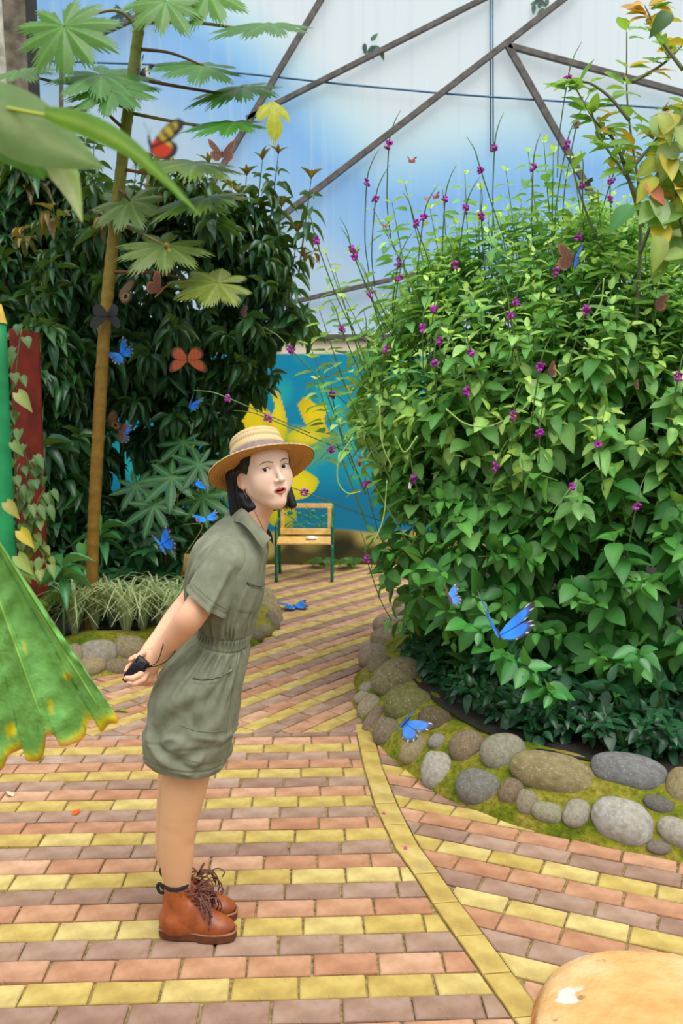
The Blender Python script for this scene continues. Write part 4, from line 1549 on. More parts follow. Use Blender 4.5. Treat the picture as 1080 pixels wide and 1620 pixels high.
def cloth_patch(poly4, name, mat, lift=0.003, n=14):
    """four-cornered patch lying on the cloth"""
    a, b, c, d = [np.array(q, float) for q in poly4]
    P = np.zeros((n, n, 3))
    for i, s in enumerate(np.linspace(0, 1, n)):
        for j, t in enumerate(np.linspace(0, 1, n)):
            q = (a * (1 - s) + b * s) * (1 - t) + (d * (1 - s) + c * s) * t
            edge_ = min(s, 1 - s, t, 1 - t)
            p = on_cloth(q[0], q[1], lift if edge_ > 0.02 else 0.0002)
            if p is None:
                return None
            P[i, j] = p
    return MB().loft(P, close=False).build(name, mat, garment)


MAT_SEAM = plain('seam_thread', (106, 110, 88), 0.9, 0.1, 60, 0)
MAT_ZIP = plain('zip_tape', (74, 76, 62), 0.6, 0.15, 60, 0.2)
MAT_ZIPL = plain('zip_teeth', (136, 134, 116), 0.4, 0.15, 60, 0.2)
cloth_patch([(389, 925), (414, 927), (404, 972), (372, 968)], 'chest_pocket', MAT_LINEN)
cloth_line([(390, 921), (400, 926), (410, 928), (416, 925)], 'zip', .0026, MAT_ZIP, .003)
cloth_line([(391, 923), (400, 928), (410, 930), (415, 928)], 'zip_teeth', .0008, MAT_ZIPL, .005)
cloth_line([(306, 1073), (325, 1075), (344, 1071), (362, 1062)], 'zip', .0028, MAT_ZIP, .001)
cloth_line([(309, 1073), (325, 1075), (344, 1071), (361, 1062)], 'zip_teeth', .0010, MAT_ZIPL, .004)
z_ = cloth_line([(360, 1062), (364, 1060), (367, 1059)], 'zip_pull', .0032, MAT_ZIPL, .004, 6)
cloth_line([(307, 1080), (325, 1082), (344, 1079), (355, 1074)], 'seam', .0008, MAT_SEAM, .0004)
cloth_line([(284, 1147), (310, 1156), (335, 1158), (356, 1156)], 'seam', .0009, MAT_SEAM, .0006)
cloth_line([(270, 1186), (300, 1203), (325, 1206), (350, 1203)], 'seam', .0009, MAT_SEAM, .0006)
cloth_line([(379, 1010), (374, 1050), (366, 1100), (361, 1140), (358, 1160)], 'seam', .0009, MAT_SEAM, .0006)
cloth_line([(361, 1008), (370, 1008.5), (379, 1008)], 'seam', .0009, MAT_SEAM, .0006)

# sleeve (near arm) and the far one
def sleeve(top, bot, updir, ra, rb, depth, seed, mirror=False):
    top, bot = np.asarray(top), np.asarray(bot)
    n, m = 46, 96
    al = np.linspace(0, 2 * np.pi, m, endpoint=False)
    rg = []
    y = np.array([0, 1.0, 0])
    for i, t in enumerate(np.linspace(-0.42, 1, n)):
        c = top + (bot - top) * t
        k = max(0.0, t)
        e = unit(updir[0] * (1 - k) + updir[1] * k)
        r1 = ra + (rb - ra) * k
        r2 = depth[0] + (depth[1] - depth[0]) * k
        sh = math.sqrt(max(0.02, 1 - (t / -0.425) ** 2)) if t < 0 else 1.0
        ring = c + np.cos(al)[:, None] * e * r1 * sh + np.sin(al)[:, None] * y * r2 * sh * -1
        q = np.c_[ring[:, 0] * 12 + ring[:, 2] * 5, ring[:, 1] * 9, ring[:, 2] * 9 - ring[:, 0] * 14]
        dsp = 0.005 * vnoise(q, seed, 3) * min(1, k * 2 + .3)
        dsp += 0.015 * np.exp(-((al - 1.30) / .11) ** 2) * k ** .5 - 0.007 * np.exp(-((al - .95) / .22) ** 2) * k ** .5 - .005 * np.exp(-((al - 1.95) / .3) ** 2) * k + .006 * np.exp(-((al - 2.5) / .12) ** 2) * min(1, 2 * (1 - k))
        dsp += -0.003 * math.exp(-((t - 0.90) / .018) ** 2)
        o_ = ring - c
        o_ /= np.linalg.norm(o_, axis=1)[:, None]
        rg.append(ring + o_ * dsp[:, None])
    rg = np.array(rg)
    mb = MB().loft(rg, caps=(True, False))
    inn = rg[-1] + (bot - rg[-1]) * 0.07
    mb.loft(np.array([rg[-1], inn, inn + (top - bot) * .35]))
    return mb


e1 = unit(W(405, 895, Y0) - W(340, 850, Y0))
e2 = unit(W(356, 974, Y0) - W(297, 930, Y0))
smb = sleeve(W(365, 882, 2.605), W(326.5, 953, 2.548), (e1, e2), .062, .0765, (.082, .074), 5)
slv = smb.build('sleeve', MAT_LINEN, garment)
sleeve(W(362, 876, 2.865), W(318, 950, 2.895), (e1, e2), .066, .073, (.07, .066), 6).build('sleeve', MAT_LINEN, garment)
sbvh = BVHTree.FromPolygons([Vector(q) for q in np.concatenate(smb.v)], smb.f)
cloth_line([(306, 924), (325, 942), (345, 957), (359, 964)], 'seam', .0008, MAT_SEAM, .0005, parent=garment, tree=sbvh)


def flap(inner, outer, name, thick=0.003):
    I = spline([W(*p) for p in inner], 16)
    O = spline([W(*p) for p in outer], 16)
    g = []
    for t in np.linspace(0, 1, 7):
        bulge = 0.006 * math.sin(t * math.pi)
        g.append(I * (1 - t) + O * t + np.array([0, -bulge, bulge * .8]))
    g = np.array(g)
    n = np.array([0, thick, -thick * .5])
    mb = MB().loft(g, close=False)
    mb.loft(g + n, close=False)
    rim = np.concatenate([g[0], g[1:, -1], g[-1][::-1][1:], g[1:-1, 0][::-1]])
    mb.loft(np.array([rim, rim + n]))
    return mb.build(name, MAT_LINEN, garment)


flap([(366, 805, 2.80), (375, 803, 2.73), (387, 806, 2.672), (402, 822, 2.640), (416, 838, 2.628), (429, 851, 2.625)],
     [(352, 820, 2.82), (364, 824, 2.71), (382, 828, 2.630), (397, 842, 2.600), (408, 858, 2.595), (417, 868, 2.600)], 'collar')
flap([(366, 805, 2.80), (385, 806, 2.815), (410, 822, 2.80), (428, 842, 2.74), (431, 852, 2.66)],
     [(352, 820, 2.82), (380, 824, 2.86), (412, 840, 2.85), (433, 862, 2.76), (434, 874, 2.70)], 'collar')

# ---------------------------------------------------------------- lace-up boots
BOOT = [
    ('u', cap((-.015, 0, .165), (-.015, 0, .07), .0415, .043), 0),
    ('u', ellip((-.022, 0, .055), (.050, .038, .050)), .03),
    ('u', cap((-.015, 0, .048), (.075, 0, .042), .039, .036), .035),
    ('u', ellip((.118, 0, .040), (.058, .043, .033)), .03),
    ('u', cap((.03, 0, .10), (.10, 0, .055), .034, .030), .03),
    ('s', rbox((0, 0, -.03), (.4, .2, .044), .001), .004),
    ('s', cap((-.015, 0, .25), (-.015, 0, .150), .0375, .0375), .004),
    ('s', rbox((0, 0, .26), (.2, .2, .072), .001), .006),
]
bv_, bf_ = grow(BOOT, (-.10, -.07, 0.0), (.20, .07, .20), 0.0034)
d_ = vnoise(np.c_[bv_[:, 0] * 30, bv_[:, 1] * 18, bv_[:, 2] * 40], 12, 3)
bv_ = bv_ + np.c_[np.zeros(len(bv_)), np.sign(bv_[:, 1]) * 0.002 * d_, 0.0015 * d_]
_m = M('brown_leather', (150, 74, 26), 0.42, 0.45)
_n = _m.noise(24, 4)
_m.base(_m.ramp(_n, [(0.25, (112, 52, 22)), (0.55, (146, 74, 32)), (0.8, (162, 90, 44))])).bump(_m.noise(160, 3), 0.2, 0.002)
leather = _m.m
boot_me = MB().add(bv_, bf_).mesh('boot', leather)
MAT_SOLE = plain('brown_rubber_sole', (92, 48, 28), 0.6, 0.15, 30, 0.1)
MAT_WELT = plain('welt', (140, 92, 66), 0.6, 0.1, 80, 0.1)
MAT_LACE = plain('brown_lace', (104, 66, 56), 0.85, 0.25, 200, 0.2)
MAT_BLACK = plain('black_fabric', (22, 20, 20), 0.7, 0.1, 60, 0)


def sole_ring(z, e=0.0):
    t = np.linspace(0, 2 * np.pi, 64, endpoint=False)
    x = np.cos(t)
    wdt = np.where(x > 0, 0.0455, 0.039) - 0.005 * np.exp(-((x + .1) / .35) ** 2)
    return np.c_[0.053 + (0.128 + e) * np.sign(x) * np.abs(x) ** .85, (wdt + e) * np.sign(np.sin(t)) * np.abs(np.sin(t)) ** .62, np.full(64, z)]


sole = MB().loft(np.array([sole_ring(0.0, -.003), sole_ring(.003, 0), sole_ring(.024, 0.001), sole_ring(.0285, 0.0005)]), caps=(True, True))
sole.v[0][:, 2] += np.where((np.abs(sole.v[0][:, 0] - 0.012) < .016) & (sole.v[0][:, 2] < .002), .008, 0)
sole_me = sole.mesh('sole', MAT_SOLE, False)
welt_me = MB().loft(np.array([sole_ring(.0275, .0025), sole_ring(.032, .0025), sole_ring(.0325, -.004), sole_ring(.0275, -.004), sole_ring(.0275, .0025)])).mesh('welt', MAT_WELT)
lace = MB()
for k in range(6):
    z = .085 + k * .015
    x = .093 - k * .0125
    for s in (-1, 1):
        lace.tube(spline([(x - .004, -.024 * s, z - .006), (x + .012, 0, z + .006), (x - .012, .024 * s, z + .010)], 8), .0024, 6)
for s in (-1, 1):       # bows and loose ends spilling over the vamp
    for k in range(9):
        r = rng.uniform(-1, 1, 6)
        p0 = np.array([.060 + .02 * r[0], -.012 * s, .135 + .02 * r[1]])
        p1 = p0 + np.array([.030 + .012 * r[2], -.020 * s + .008 * r[3], .004 + .012 * r[4]])
        p2 = p1 + np.array([.016 + .01 * r[5], -.014 * s, -.030 + .012 * r[1]])
        p3 = p2 + np.array([-.012 * r[0], -.004 * s, -.026 + .012 * r[2]])
        lace.tube(spline([p0, p1, p2, p3], 12), .0024, 5)
    lace.tube(spline([(.05, 0, .16), (.062, -.012 * s, .182), (.070, -.006 * s, .192), (.062, .002, .178), (.055, 0, .16)], 14), .0023, 5)
lace_me = lace.mesh('laces', MAT_LACE)
tabm = MB().tube(spline([(-.056, 0, .158), (-.070, 0, .176), (-.080, .004, .168), (-.074, 0, .150), (-.058, 0, .146)], 14), [.004] * 14, 6, flat=1.6)
tab_me = tabm.mesh('pull_tab', MAT_BLACK)
collar_me = MB().loft(np.array([np.c_[-.015 + (r + .0010) * np.cos(phi), (r + .0010) * np.sin(phi), np.full(NA, z)] for r, z in ((.0355, .176), (.0355, .186), (.0385, .188), (.0412, .184), (.0410, .176))])).mesh('boot_collar', MAT_BLACK)
for heel, yaw in ((G(261, 1481), -4.5), (G(266, 1452), -1.5)):
    m4 = Matrix.Translation((heel[0] + 0.055, heel[1], 0.0025)) @ Matrix.Rotation(math.radians(yaw), 4, 'Z') @ Matrix.Scale(0.97, 4)
    bo = bpy.data.objects.new('boot', boot_me)
    COL.objects.link(bo)
    bo.matrix_world = m4
    bo.parent = person
    for nm, me in (('sole', sole_me), ('welt', welt_me), ('laces', lace_me), ('pull_tab', tab_me), ('boot_collar', collar_me)):
        q = bpy.data.objects.new(nm, me)
        COL.objects.link(q)
        q.parent = bo

# ---------------------------------------------------------------- the little camera in her hands
ca, cb = W(202, 1079, 2.578), W(229, 1042, 2.582)
ax = unit(cb - ca)
ay = unit(np.cross(ax, [0.05, 1, 0.1]))
az = np.cross(ax, ay)
CR = np.c_[ay, az, ax]                        # local z runs along the grip
cc = (ca + cb) / 2
MAT_BLK = plain('black_plastic', (18, 18, 20), 0.35, 0.1, 60, 0)
MAT_BLK2 = plain('grey_rubber', (58, 58, 62), 0.5, 0.1, 60, 0)
MAT_GLASS = M('dark_lens_glass', (40, 48, 58), 0.08, 0.6).m
acam = thing('action_camera', 'small black handheld action camera gripped behind the woman in straw hat', 'camera', tuple(cc))
pc = lambda x, y, z: cc + CR @ np.array([x, y, z])
LN = np.linalg.norm(cb - ca)
MB().box(pc(0, 0, -.006), (.046, .026, LN * .62), CR, .004).build('body', MAT_BLK, acam)
MB().box(pc(0, 0, LN * .36), (.044, .026, LN * .25), CR, .005).build('head', MAT_BLK, acam)
MB().box(pc(0, 0, LN * .235), (.0435, .028, .0016), CR, .0006).build('seam_ring', MAT_BLK2, acam)
MB().box(pc(0, -.014 if (CR @ np.array([0, -1, 0]))[1] < 0 else .014, LN * .37), (.026, .006, .022), CR, .003).build('lens_frame', MAT_BLK2, acam)
MB().box(pc(0, -.0175 if (CR @ np.array([0, -1, 0]))[1] < 0 else .0175, LN * .37), (.017, .002, .014), CR, .001).build('lens', MAT_GLASS, acam)
MB().tube([pc(-.018, 0, -LN * .43), pc(.018, 0, -LN * .43)], .011, 18).build('grip_cap', MAT_BLK, acam)
st = spline([W(229, 1054, 2.572), W(238, 1053, 2.572), W(246, 1050, 2.568), W(252, 1040, 2.554), W(256, 1027, 2.547), W(258, 1018, 2.553), W(258, 1011, 2.585)], 30)
stp = MB().tube(st, .0022, 6, flat=0.6)
stp.tube(spline([W(230, 1056, 2.572), W(240, 1055, 2.570), W(252, 1052, 2.565), W(264, 1045, 2.560), W(274, 1034, 2.563), W(282, 1020, 2.572), W(285, 1007, 2.570)], 30), .0024, 6, flat=.6)
stp.box(W(237, 1054, 2.583), (.016, .006, .006), np.c_[unit(W(243, 1051, 2.58) - W(231, 1056, 2.58)), [0, 1, 0], [0, 0, 1]], .001)
stp.build('wrist_strap', MAT_BLK, acam)
# ================================================================== PLANTS
def leaf_mat(name, rough=0.45, spec=0.35, trans=0.3, tint_=(190, 225, 60), bump=0.25):
    a = M(name, (60, 120, 40), rough, spec)
    c = a.mix(a.attr(), a.objcol(), 1.0, 'MULTIPLY')
    c = a.mix(c, a.ramp(a.noise(35, 3), [(0.3, (205, 205, 195)), (0.7, (255, 255, 255))]), 0.6, 'MULTIPLY')
    if bump:
        a.bump(a.noise(60, 3), bump, 0.004)
    a.leafy(c, trans, tint_)
    return a.m


MAT_LEAF = leaf_mat('leaf_blade', 0.42, 0.5, 0.36)
MAT_GLOSS = leaf_mat('glossy_leaf_blade', 0.34, 0.45, 0.2, bump=0.12)
MAT_STEM = M('green_stem', (84, 120, 50), 0.6, 0.3)
MAT_STEM.base(MAT_STEM.mix(MAT_STEM.attr(), MAT_STEM.objcol(), 1.0, 'MULTIPLY'))
MAT_STEM = MAT_STEM.m


def template(rows, widths, fold=0.12, curl=0.12, wave=0.0, notch=0.0):
    """a blade along +Y, one unit long and one unit wide, ribs raised"""
    V, F, mid = [], [], []
    n = len(rows)
    for k, (t, wd) in enumerate(zip(rows, widths)):
        z0 = -curl * t * t
        h = wd / 2
        wv = wave * math.sin(t * 14)
        yo = -notch * (1 - t) ** 6 if k == 0 else 0
        V += [(-h, t + yo, z0 + fold * h + wv), (0, t, z0), (h, t + yo, z0 + fold * h - wv)]
        mid += [1.0, 1.35, 1.0]
    for k in range(n - 1):
        a = 3 * k
        F += [[a, a + 1, a + 4, a + 3], [a + 1, a + 2, a + 5, a + 4]]
    return np.array(V), F, np.array(mid)


T_OVATE = [template([0, .07, .2, .38, .6, .8, .92, 1], [.05, .56, .92, 1, .84, .50, .22, .02], fo, cu, .012) for fo, cu in ((.22, .10), (.12, .28), (.30, -.05), (.18, .40))]
T_LANCE = [template([0, .15, .4, .65, .85, 1], [.03, .55, 1, .85, .42, .02], fo, cu, .0) for fo, cu in ((.45, .15), (.6, .4), (.35, .6))]
T_HEART = [template([0, .1, .28, .5, .75, 1], [.55, .95, 1, .8, .42, .02], fo, cu, .0, .12) for fo, cu in ((.4, .1), (.25, .3))]


class Leaves:
    def __init__(self):
        self.p, self.d, self.n, self.L, self.W, self.c = [], [], [], [], [], []

    def add(self, p, d, n, L, Wd, c):
        self.p.append(p), self.d.append(d), self.n.append(n), self.L.append(L), self.W.append(Wd), self.c.append(c)

    def frames(self):
        D = np.array(self.d)
        D /= np.linalg.norm(D, axis=1)[:, None] + 1e-9
        N_ = np.array(self.n)
        X = np.cross(D, N_)
        X /= np.linalg.norm(X, axis=1)[:, None] + 1e-9
        return X, D, np.cross(X, D)

    def build(self, parent, tmpl, mat, limit=300, name='leaf', cull=None):
        X, Y, Z = self.frames()
        P, L, Wd, Cc = np.array(self.p), np.array(self.L), np.array(self.W), np.array(self.c)
        # how large each leaf shows from the path
        q = P - np.array([0, 0, CAM_H])
        dep = q[:, 1] * COSP - q[:, 2] * SINP
        up = q[:, 1] * SINP + q[:, 2] * COSP
        u_, v_ = 540 + F_PX * q[:, 0] / dep, 810 - F_PX * up / dep
        seen = (u_ > -20) & (u_ < 1100) & (v_ > -20) & (v_ < 1640)
        score = np.where(seen, L / dep, 0)
        if cull is not None:
            score = score * cull(P)
        order = np.argsort(-score)
        single = set(order[:limit].tolist()) if limit else set()
        meshes = []
        for V, F, mid in tmpl:
            meshes.append(MB().add(V, F, mid[:, None] * np.ones(3)).mesh(name, mat))
        k = rng.integers(0, len(tmpl), len(P))
        for i in sorted(single):
            o = bpy.data.objects.new(name, meshes[k[i]])
            COL.objects.link(o)
            x, y, z = X[i] * Wd[i], Y[i] * L[i], Z[i] * L[i]
            o.matrix_world = Matrix(((x[0], y[0], z[0], P[i, 0]), (x[1], y[1], z[1], P[i, 1]), (x[2], y[2], z[2], P[i, 2]), (0, 0, 0, 1)))
            o.parent = parent
            if any(parent.location):
                o.matrix_parent_inverse = Matrix.Translation(parent.location).inverted()
            o.color = (*Cc[i], 1)
        mb = MB()
        rest = np.array([i for i in range(len(P)) if i not in single], dtype=int)
        for t, (V, F, mid) in enumerate(tmpl):
            r = rest[k[rest] == t] if len(rest) else rest
            if not len(r):
                continue
            VV = P[r, None] + V[None, :, 0:1] * (X[r] * Wd[r, None])[:, None] + V[None, :, 1:2] * (Y[r] * L[r, None])[:, None] + V[None, :, 2:3] * (Z[r] * L[r, None])[:, None]
            nv_ = len(V)
            FF = (np.array(F)[None] + (np.arange(len(r)) * nv_)[:, None, None]).reshape(-1, 4)
            CC = (Cc[r][:, None, :] * mid[None, :, None]).reshape(-1, 3)
            mb.add(VV.reshape(-1, 3), FF, CC)
        if mb.n:
            stuff(mb.build('foliage', mat, parent))


def mixcol(cols, w_=None):
    c = np.array([lin(q) for q in cols])
    k = rng.dirichlet(np.ones(len(c)) * 0.8 if w_ is None else np.array(w_))
    return k @ c


def shoot(LV, ST, tip, d, nodes, gap, L0, asp, cols, droop=0.3, whorl=2, grow_to=None, young=None, stem=(96, 130, 60), srad=0.003, flat=0.55):
    """one leafy shoot that ends at `tip` and runs along d"""
    d = unit(d)
    ref = unit(np.cross(d, [0.3, 0.2, 1.0]))
    oth = np.cross(d, ref)
    base = tip - d * nodes * gap
    base[2] -= 0.15 * (nodes * gap)
    pts = np.array([base, base * .5 + tip * .5 + np.array([0, 0, .04 * nodes * gap]), tip])
    if ST is not None:
        ST.tube(spline(pts, 5), [srad, srad * .9, srad * .8, srad * .6, srad * .3], 4, np.array(lin(stem)), caps=False)
    az = rng.uniform(0, 6.28)
    for k in range(nodes):
        t = k / max(1, nodes - 1)
        p = tip - d * k * gap * 1.0
        L = L0 * (0.42 + 0.58 * min(1, (k + .4) / 2.2)) * rng.uniform(.8, 1.2)
        c = mixcol(cols)
        if young is not None and k == 0:
            c = mixcol(young)
        elif young is not None and k == 1:
            c = 0.5 * c + 0.5 * mixcol(young)
        for j in range(whorl):
            a = az + 2 * math.pi * j / whorl + rng.normal(0, .2)
            rad = ref * math.cos(a) + oth * math.sin(a)
            lift = 0.8 if k == 0 else 0.30
            dd = rad * .9 + d * lift + np.array([0, 0, -droop * rng.uniform(.5, 1.4)])
            nn = d * flat + np.array([0, 0, .8]) + rng.normal(0, .18, 3)
            LV.add(p + rad * 0.008, dd, nn, L, L * asp * rng.uniform(.88, 1.12), c * rng.uniform(.85, 1.15))
        az += math.pi / 2 if whorl == 2 else 1.1


def ell_hit(c, r, px, py):
    o = (np.array([0, 0, CAM_H]) - c) / r
    d = ray(px, py) / r
    A, B_, Cq = d @ d, 2 * o @ d, o @ o - 1
    D = B_ * B_ - 4 * A * Cq
    if D < 0:
        return None
    t = (-B_ - math.sqrt(D)) / (2 * A)
    return np.array([0, 0, CAM_H]) + t * ray(px, py)


# ---------------------------------------------------------------- the great flowering bush in the stone bed
bush = thing('flowering_bush', 'big green bush with purple flower spikes filling the bed of river stones', 'bush', (2.0, 5.3, 0.15))
BLOBS = [(np.array([2.1, 5.35, 1.42]), np.array([1.95, 1.60, 1.30])), (np.array([1.35, 5.4, 1.85]), np.array([1.32, 1.45, .92])), (np.array([2.3, 5.6, 2.2]), np.array([1.4, 1.2, .95])),
         (np.array([.98, 4.92, .90]), np.array([.82, .85, .74])), (np.array([1.85, 4.50, .84]), np.array([1.15, .92, .70])), (np.array([1.2, 5.2, 2.3]), np.array([.85, .8, .6]))]
LV, ST = Leaves(), MB()
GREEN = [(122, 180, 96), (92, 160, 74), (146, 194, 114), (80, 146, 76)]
LOWG = [(56, 124, 54), (42, 106, 48), (74, 140, 62)]  # lower leaves: canopy shade painted in as deeper greens
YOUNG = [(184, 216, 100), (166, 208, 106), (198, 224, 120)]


def in_blobs(p, grow_=1.0):
    return any((((p - c) / (r * grow_)) ** 2).sum() < 1 for c, r in BLOBS)


cnt = 0
while cnt < 1750:
    k = rng.choice(6, p=[.31, .23, .15, .10, .11, .10])
    c, r = BLOBS[k]
    u_ = unit(rng.normal(size=3))
    if u_[1] > 0.45 or (u_[2] < -.85) or u_[0] > 0.75:
        continue
    depth = rng.uniform(.86, 1.04) if rng.random() < .78 else rng.uniform(.55, .86)
    p = c + r * u_ * depth
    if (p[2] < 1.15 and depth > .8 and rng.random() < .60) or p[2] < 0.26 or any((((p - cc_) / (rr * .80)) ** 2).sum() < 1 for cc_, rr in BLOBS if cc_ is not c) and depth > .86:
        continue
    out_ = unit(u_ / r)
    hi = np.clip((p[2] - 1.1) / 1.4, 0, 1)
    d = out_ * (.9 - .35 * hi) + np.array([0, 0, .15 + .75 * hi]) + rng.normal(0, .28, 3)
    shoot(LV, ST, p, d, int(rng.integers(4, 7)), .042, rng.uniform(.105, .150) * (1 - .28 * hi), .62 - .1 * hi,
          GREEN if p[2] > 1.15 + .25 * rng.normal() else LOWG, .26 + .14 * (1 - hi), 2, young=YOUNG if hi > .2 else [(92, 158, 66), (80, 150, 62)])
    cnt += 1
for _ in range(420):      # inner leaves, with the shade inside painted in as dark greens
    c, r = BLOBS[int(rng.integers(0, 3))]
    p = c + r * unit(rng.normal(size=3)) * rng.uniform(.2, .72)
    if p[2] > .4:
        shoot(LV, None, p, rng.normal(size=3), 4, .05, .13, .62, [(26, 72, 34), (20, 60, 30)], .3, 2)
# thin upright sprigs that stand above the crown and at the left flank
for px, py, Y in [(590, 330, 4.9), (640, 290, 5.1), (700, 300, 5.3), (735, 275, 5.2), (760, 300, 5.0), (860, 225, 4.8), (875, 240, 4.7), (905, 250, 4.9), (620, 320, 4.8), (560, 400, 4.8), (530, 430, 4.9),
                  (515, 400, 5.0), (505, 490, 4.9), (520, 560, 4.6), (545, 470, 4.7), (680, 330, 5.0), (800, 270, 5.2), (835, 240, 5.0), (945, 300, 4.6), (500, 600, 4.8), (490, 545, 4.9), (525, 650, 4.5), (610, 360, 4.7), (780, 320, 4.9)]:
    tip = W(px, py, Y)
    d = np.array([-.25 * (px < 620) + rng.normal(0, .12), -.15, 1.0])
    root = tip - unit(d) * .75 + np.array([.18, .1, -.12])
    ST.tube(spline([root, root * .5 + tip * .5 + np.array([-.02, 0, .03]), tip], 8), np.linspace(.006, .002, 8), 5, np.array(lin((104, 138, 66))), caps=False)
    shoot(LV, None, tip, d, 7, .075, .105, .5, GREEN, .22, 2, young=YOUNG)
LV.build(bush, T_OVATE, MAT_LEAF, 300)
stuff(ST.build('twigs', MAT_STEM, bush))
br_m = MB()
for k in range(16):
    a_ = rng.uniform(0, 6.28)
    b0 = np.array([1.9 + .35 * math.cos(a_), 5.2 + .3 * math.sin(a_), .14])
    e_ = np.array([1.9 + 1.3 * math.cos(a_), 5.3 + 1.05 * math.sin(a_), rng.uniform(1.0, 2.4)])
    P = spline([b0, b0 * .6 + e_ * .4 + np.array([0, 0, .25]), e_], 9)
    o = MB().tube(P, np.linspace(.026, .007, 9), 7, np.array(lin((92, 78, 52)))).build('branch', MAT_STEM, bush)

FLOW = [(580, 538), (610, 553), (738, 620), (854, 580), (807, 500), (816, 478), (586, 467), (630, 440), (524, 711), (655, 757), (525, 625), (853, 685), (784, 737), (579, 767), (569, 729), (1006, 801),
        (812, 658), (1073, 594), (946, 706), (580, 289), (594, 314), (615, 229), (657, 353), (736, 331), (670, 343), (782, 234), (760, 268), (843, 266), (898, 123), (912, 197), (921, 293), (966, 287), (896, 229),
        (915, 375), (761, 343), (704, 315), (926, 492), (1041, 408), (686, 488), (668, 520), (687, 574), (745, 557), (500, 380), (482, 779), (424, 662), (361, 630), (460, 553), (561, 408), (557, 395), (580, 884),
        (905, 770), (540, 520), (630, 415), (695, 540), (1033, 300), (965, 315), (880, 430), (720, 420)]
MAT_PETAL = M('purple_petal', (176, 44, 168), 0.5, 0.2)
MAT_PETAL.base(MAT_PETAL.attr())
MAT_PETAL.leafy(MAT_PETAL.attr(), 0.3, (220, 60, 210))
MAT_PETAL = MAT_PETAL.m
for n, (px, py) in enumerate(FLOW):
    hits = [h for h in (ell_hit(c, r, px, py) for c, r in BLOBS) if h is not None]
    Yf = min(h[1] for h in hits) - .10 if hits else (4.7 if px > 500 else 4.4)
    if px < 490:
        Yf = 4.6
    p = W(px, py, max(3.5, Yf))
    side = -1 if px < 560 else rng.choice([-1, 1])
    upk = 1.0 if py < 600 else rng.choice([1.0, 1.0, -.4])
    d = unit(np.array([side * rng.uniform(0, .45), -.25, upk]))
    if px < 500 and py > 500:
        d = unit(np.array([-1.0, -.2, .25 if py > 600 else .9]))
    b0 = p - d * .20 + np.array([.05, .12, -.06])
    t1 = p + d * .09 + np.array([0, 0, .01])
    t2 = p + d * .17 + np.array([side * .015, 0, .0])
    pts = spline([b0 - d * .12 + np.array([.06, .12, -.05]), b0, p, t1, t2], 18)
    sp = MB().tube(pts, np.r_[np.linspace(.0028, .0036, 11), np.linspace(.0036, .0012, 7)], 5, np.array(lin((92, 120, 70)))).build('flower_spike', MAT_STEM, bush)
    fm = MB()
    near_ = p[1] < 4.2
    for j in range(13):
        a_ = j * 2.4
        h_ = rng.uniform(-.018, .018)
        o_ = np.cross(d, unit([math.cos(a_), math.sin(a_), .3]))
        col = np.array(lin((176, 40, 170))) * (1 - .0) if j % 3 else np.array(lin((206, 90, 200)))
        fm.ell(p + d * h_ + unit(o_) * rng.uniform(.008, .015), (.0085, .0085, .0048), np.array(Euler(rng.uniform(0, 3, 3)).to_matrix()), 7, 5, col)
    fm.build('blossom', MAT_PETAL, sp)
for pts, Y in (([(558, 691), (537, 725), (534, 760), (549, 780), (570, 778)], 4.0), ([(705, 647), (735, 670), (770, 675), (797, 665)], 3.75), ([(660, 690), (640, 715), (625, 690)], 3.9),
               ([(590, 860), (606, 820), (612, 760)], 4.1),
               ([(600, 640), (604, 700), (620, 740)], 4.0), ([(935, 505), (950, 480), (955, 440)], 3.9)):
    MB().tube(spline([W(x, y, Y) for x, y in pts], 22), np.linspace(.0045, .0025, 22), 6, np.array(lin((140, 170, 84)))).build('flower_spike', MAT_STEM, bush)

# ---------------------------------------------------------------- ferns and low leaves in the dark under it
def fern(name, label, base, fronds, L, parent_group=None, col=((40, 104, 50), (60, 130, 60))):
    t = thing(name, label, 'fern', tuple(base), parent_group)
    for k in range(fronds):
        a_ = rng.uniform(0, 6.28) if fronds > 3 else rng.uniform(-2.6, -.5)
        h = np.array([math.cos(a_), math.sin(a_) - .3, 0])
        P = spline([base, base + h * L * .4 + np.array([0, 0, L * .45]), base + h * L + np.array([0, 0, L * .28])], 16)
        mb = MB().tube(P, np.linspace(.003, .001, 16), 4, np.array(lin(col[0])))
        tg = np.gradient(P, axis=0)
        for i in range(2, 16):
            w_ = L * .26 * math.sin(math.pi * (i / 16) ** .8) + .01
            sd = unit(np.cross(tg[i], [0, 0, 1.0]))
            for s in (-1, 1):
                V, F, mid = T_LANCE[0]
                x = unit(tg[i])
                y = unit(sd * s + x * .35 + np.array([0, 0, -.15]))
                z = unit(np.cross(x, y) * s)
                mb.add(P[i] + V[:, :1] * x * w_ * .3 + V[:, 1:2] * y * w_ + V[:, 2:] * np.array([0, 0, 1.0]) * w_, F, np.array(lin(col[k % 2])) * mid[:, None])
        mb.build('frond', MAT_LEAF, t)
    return t


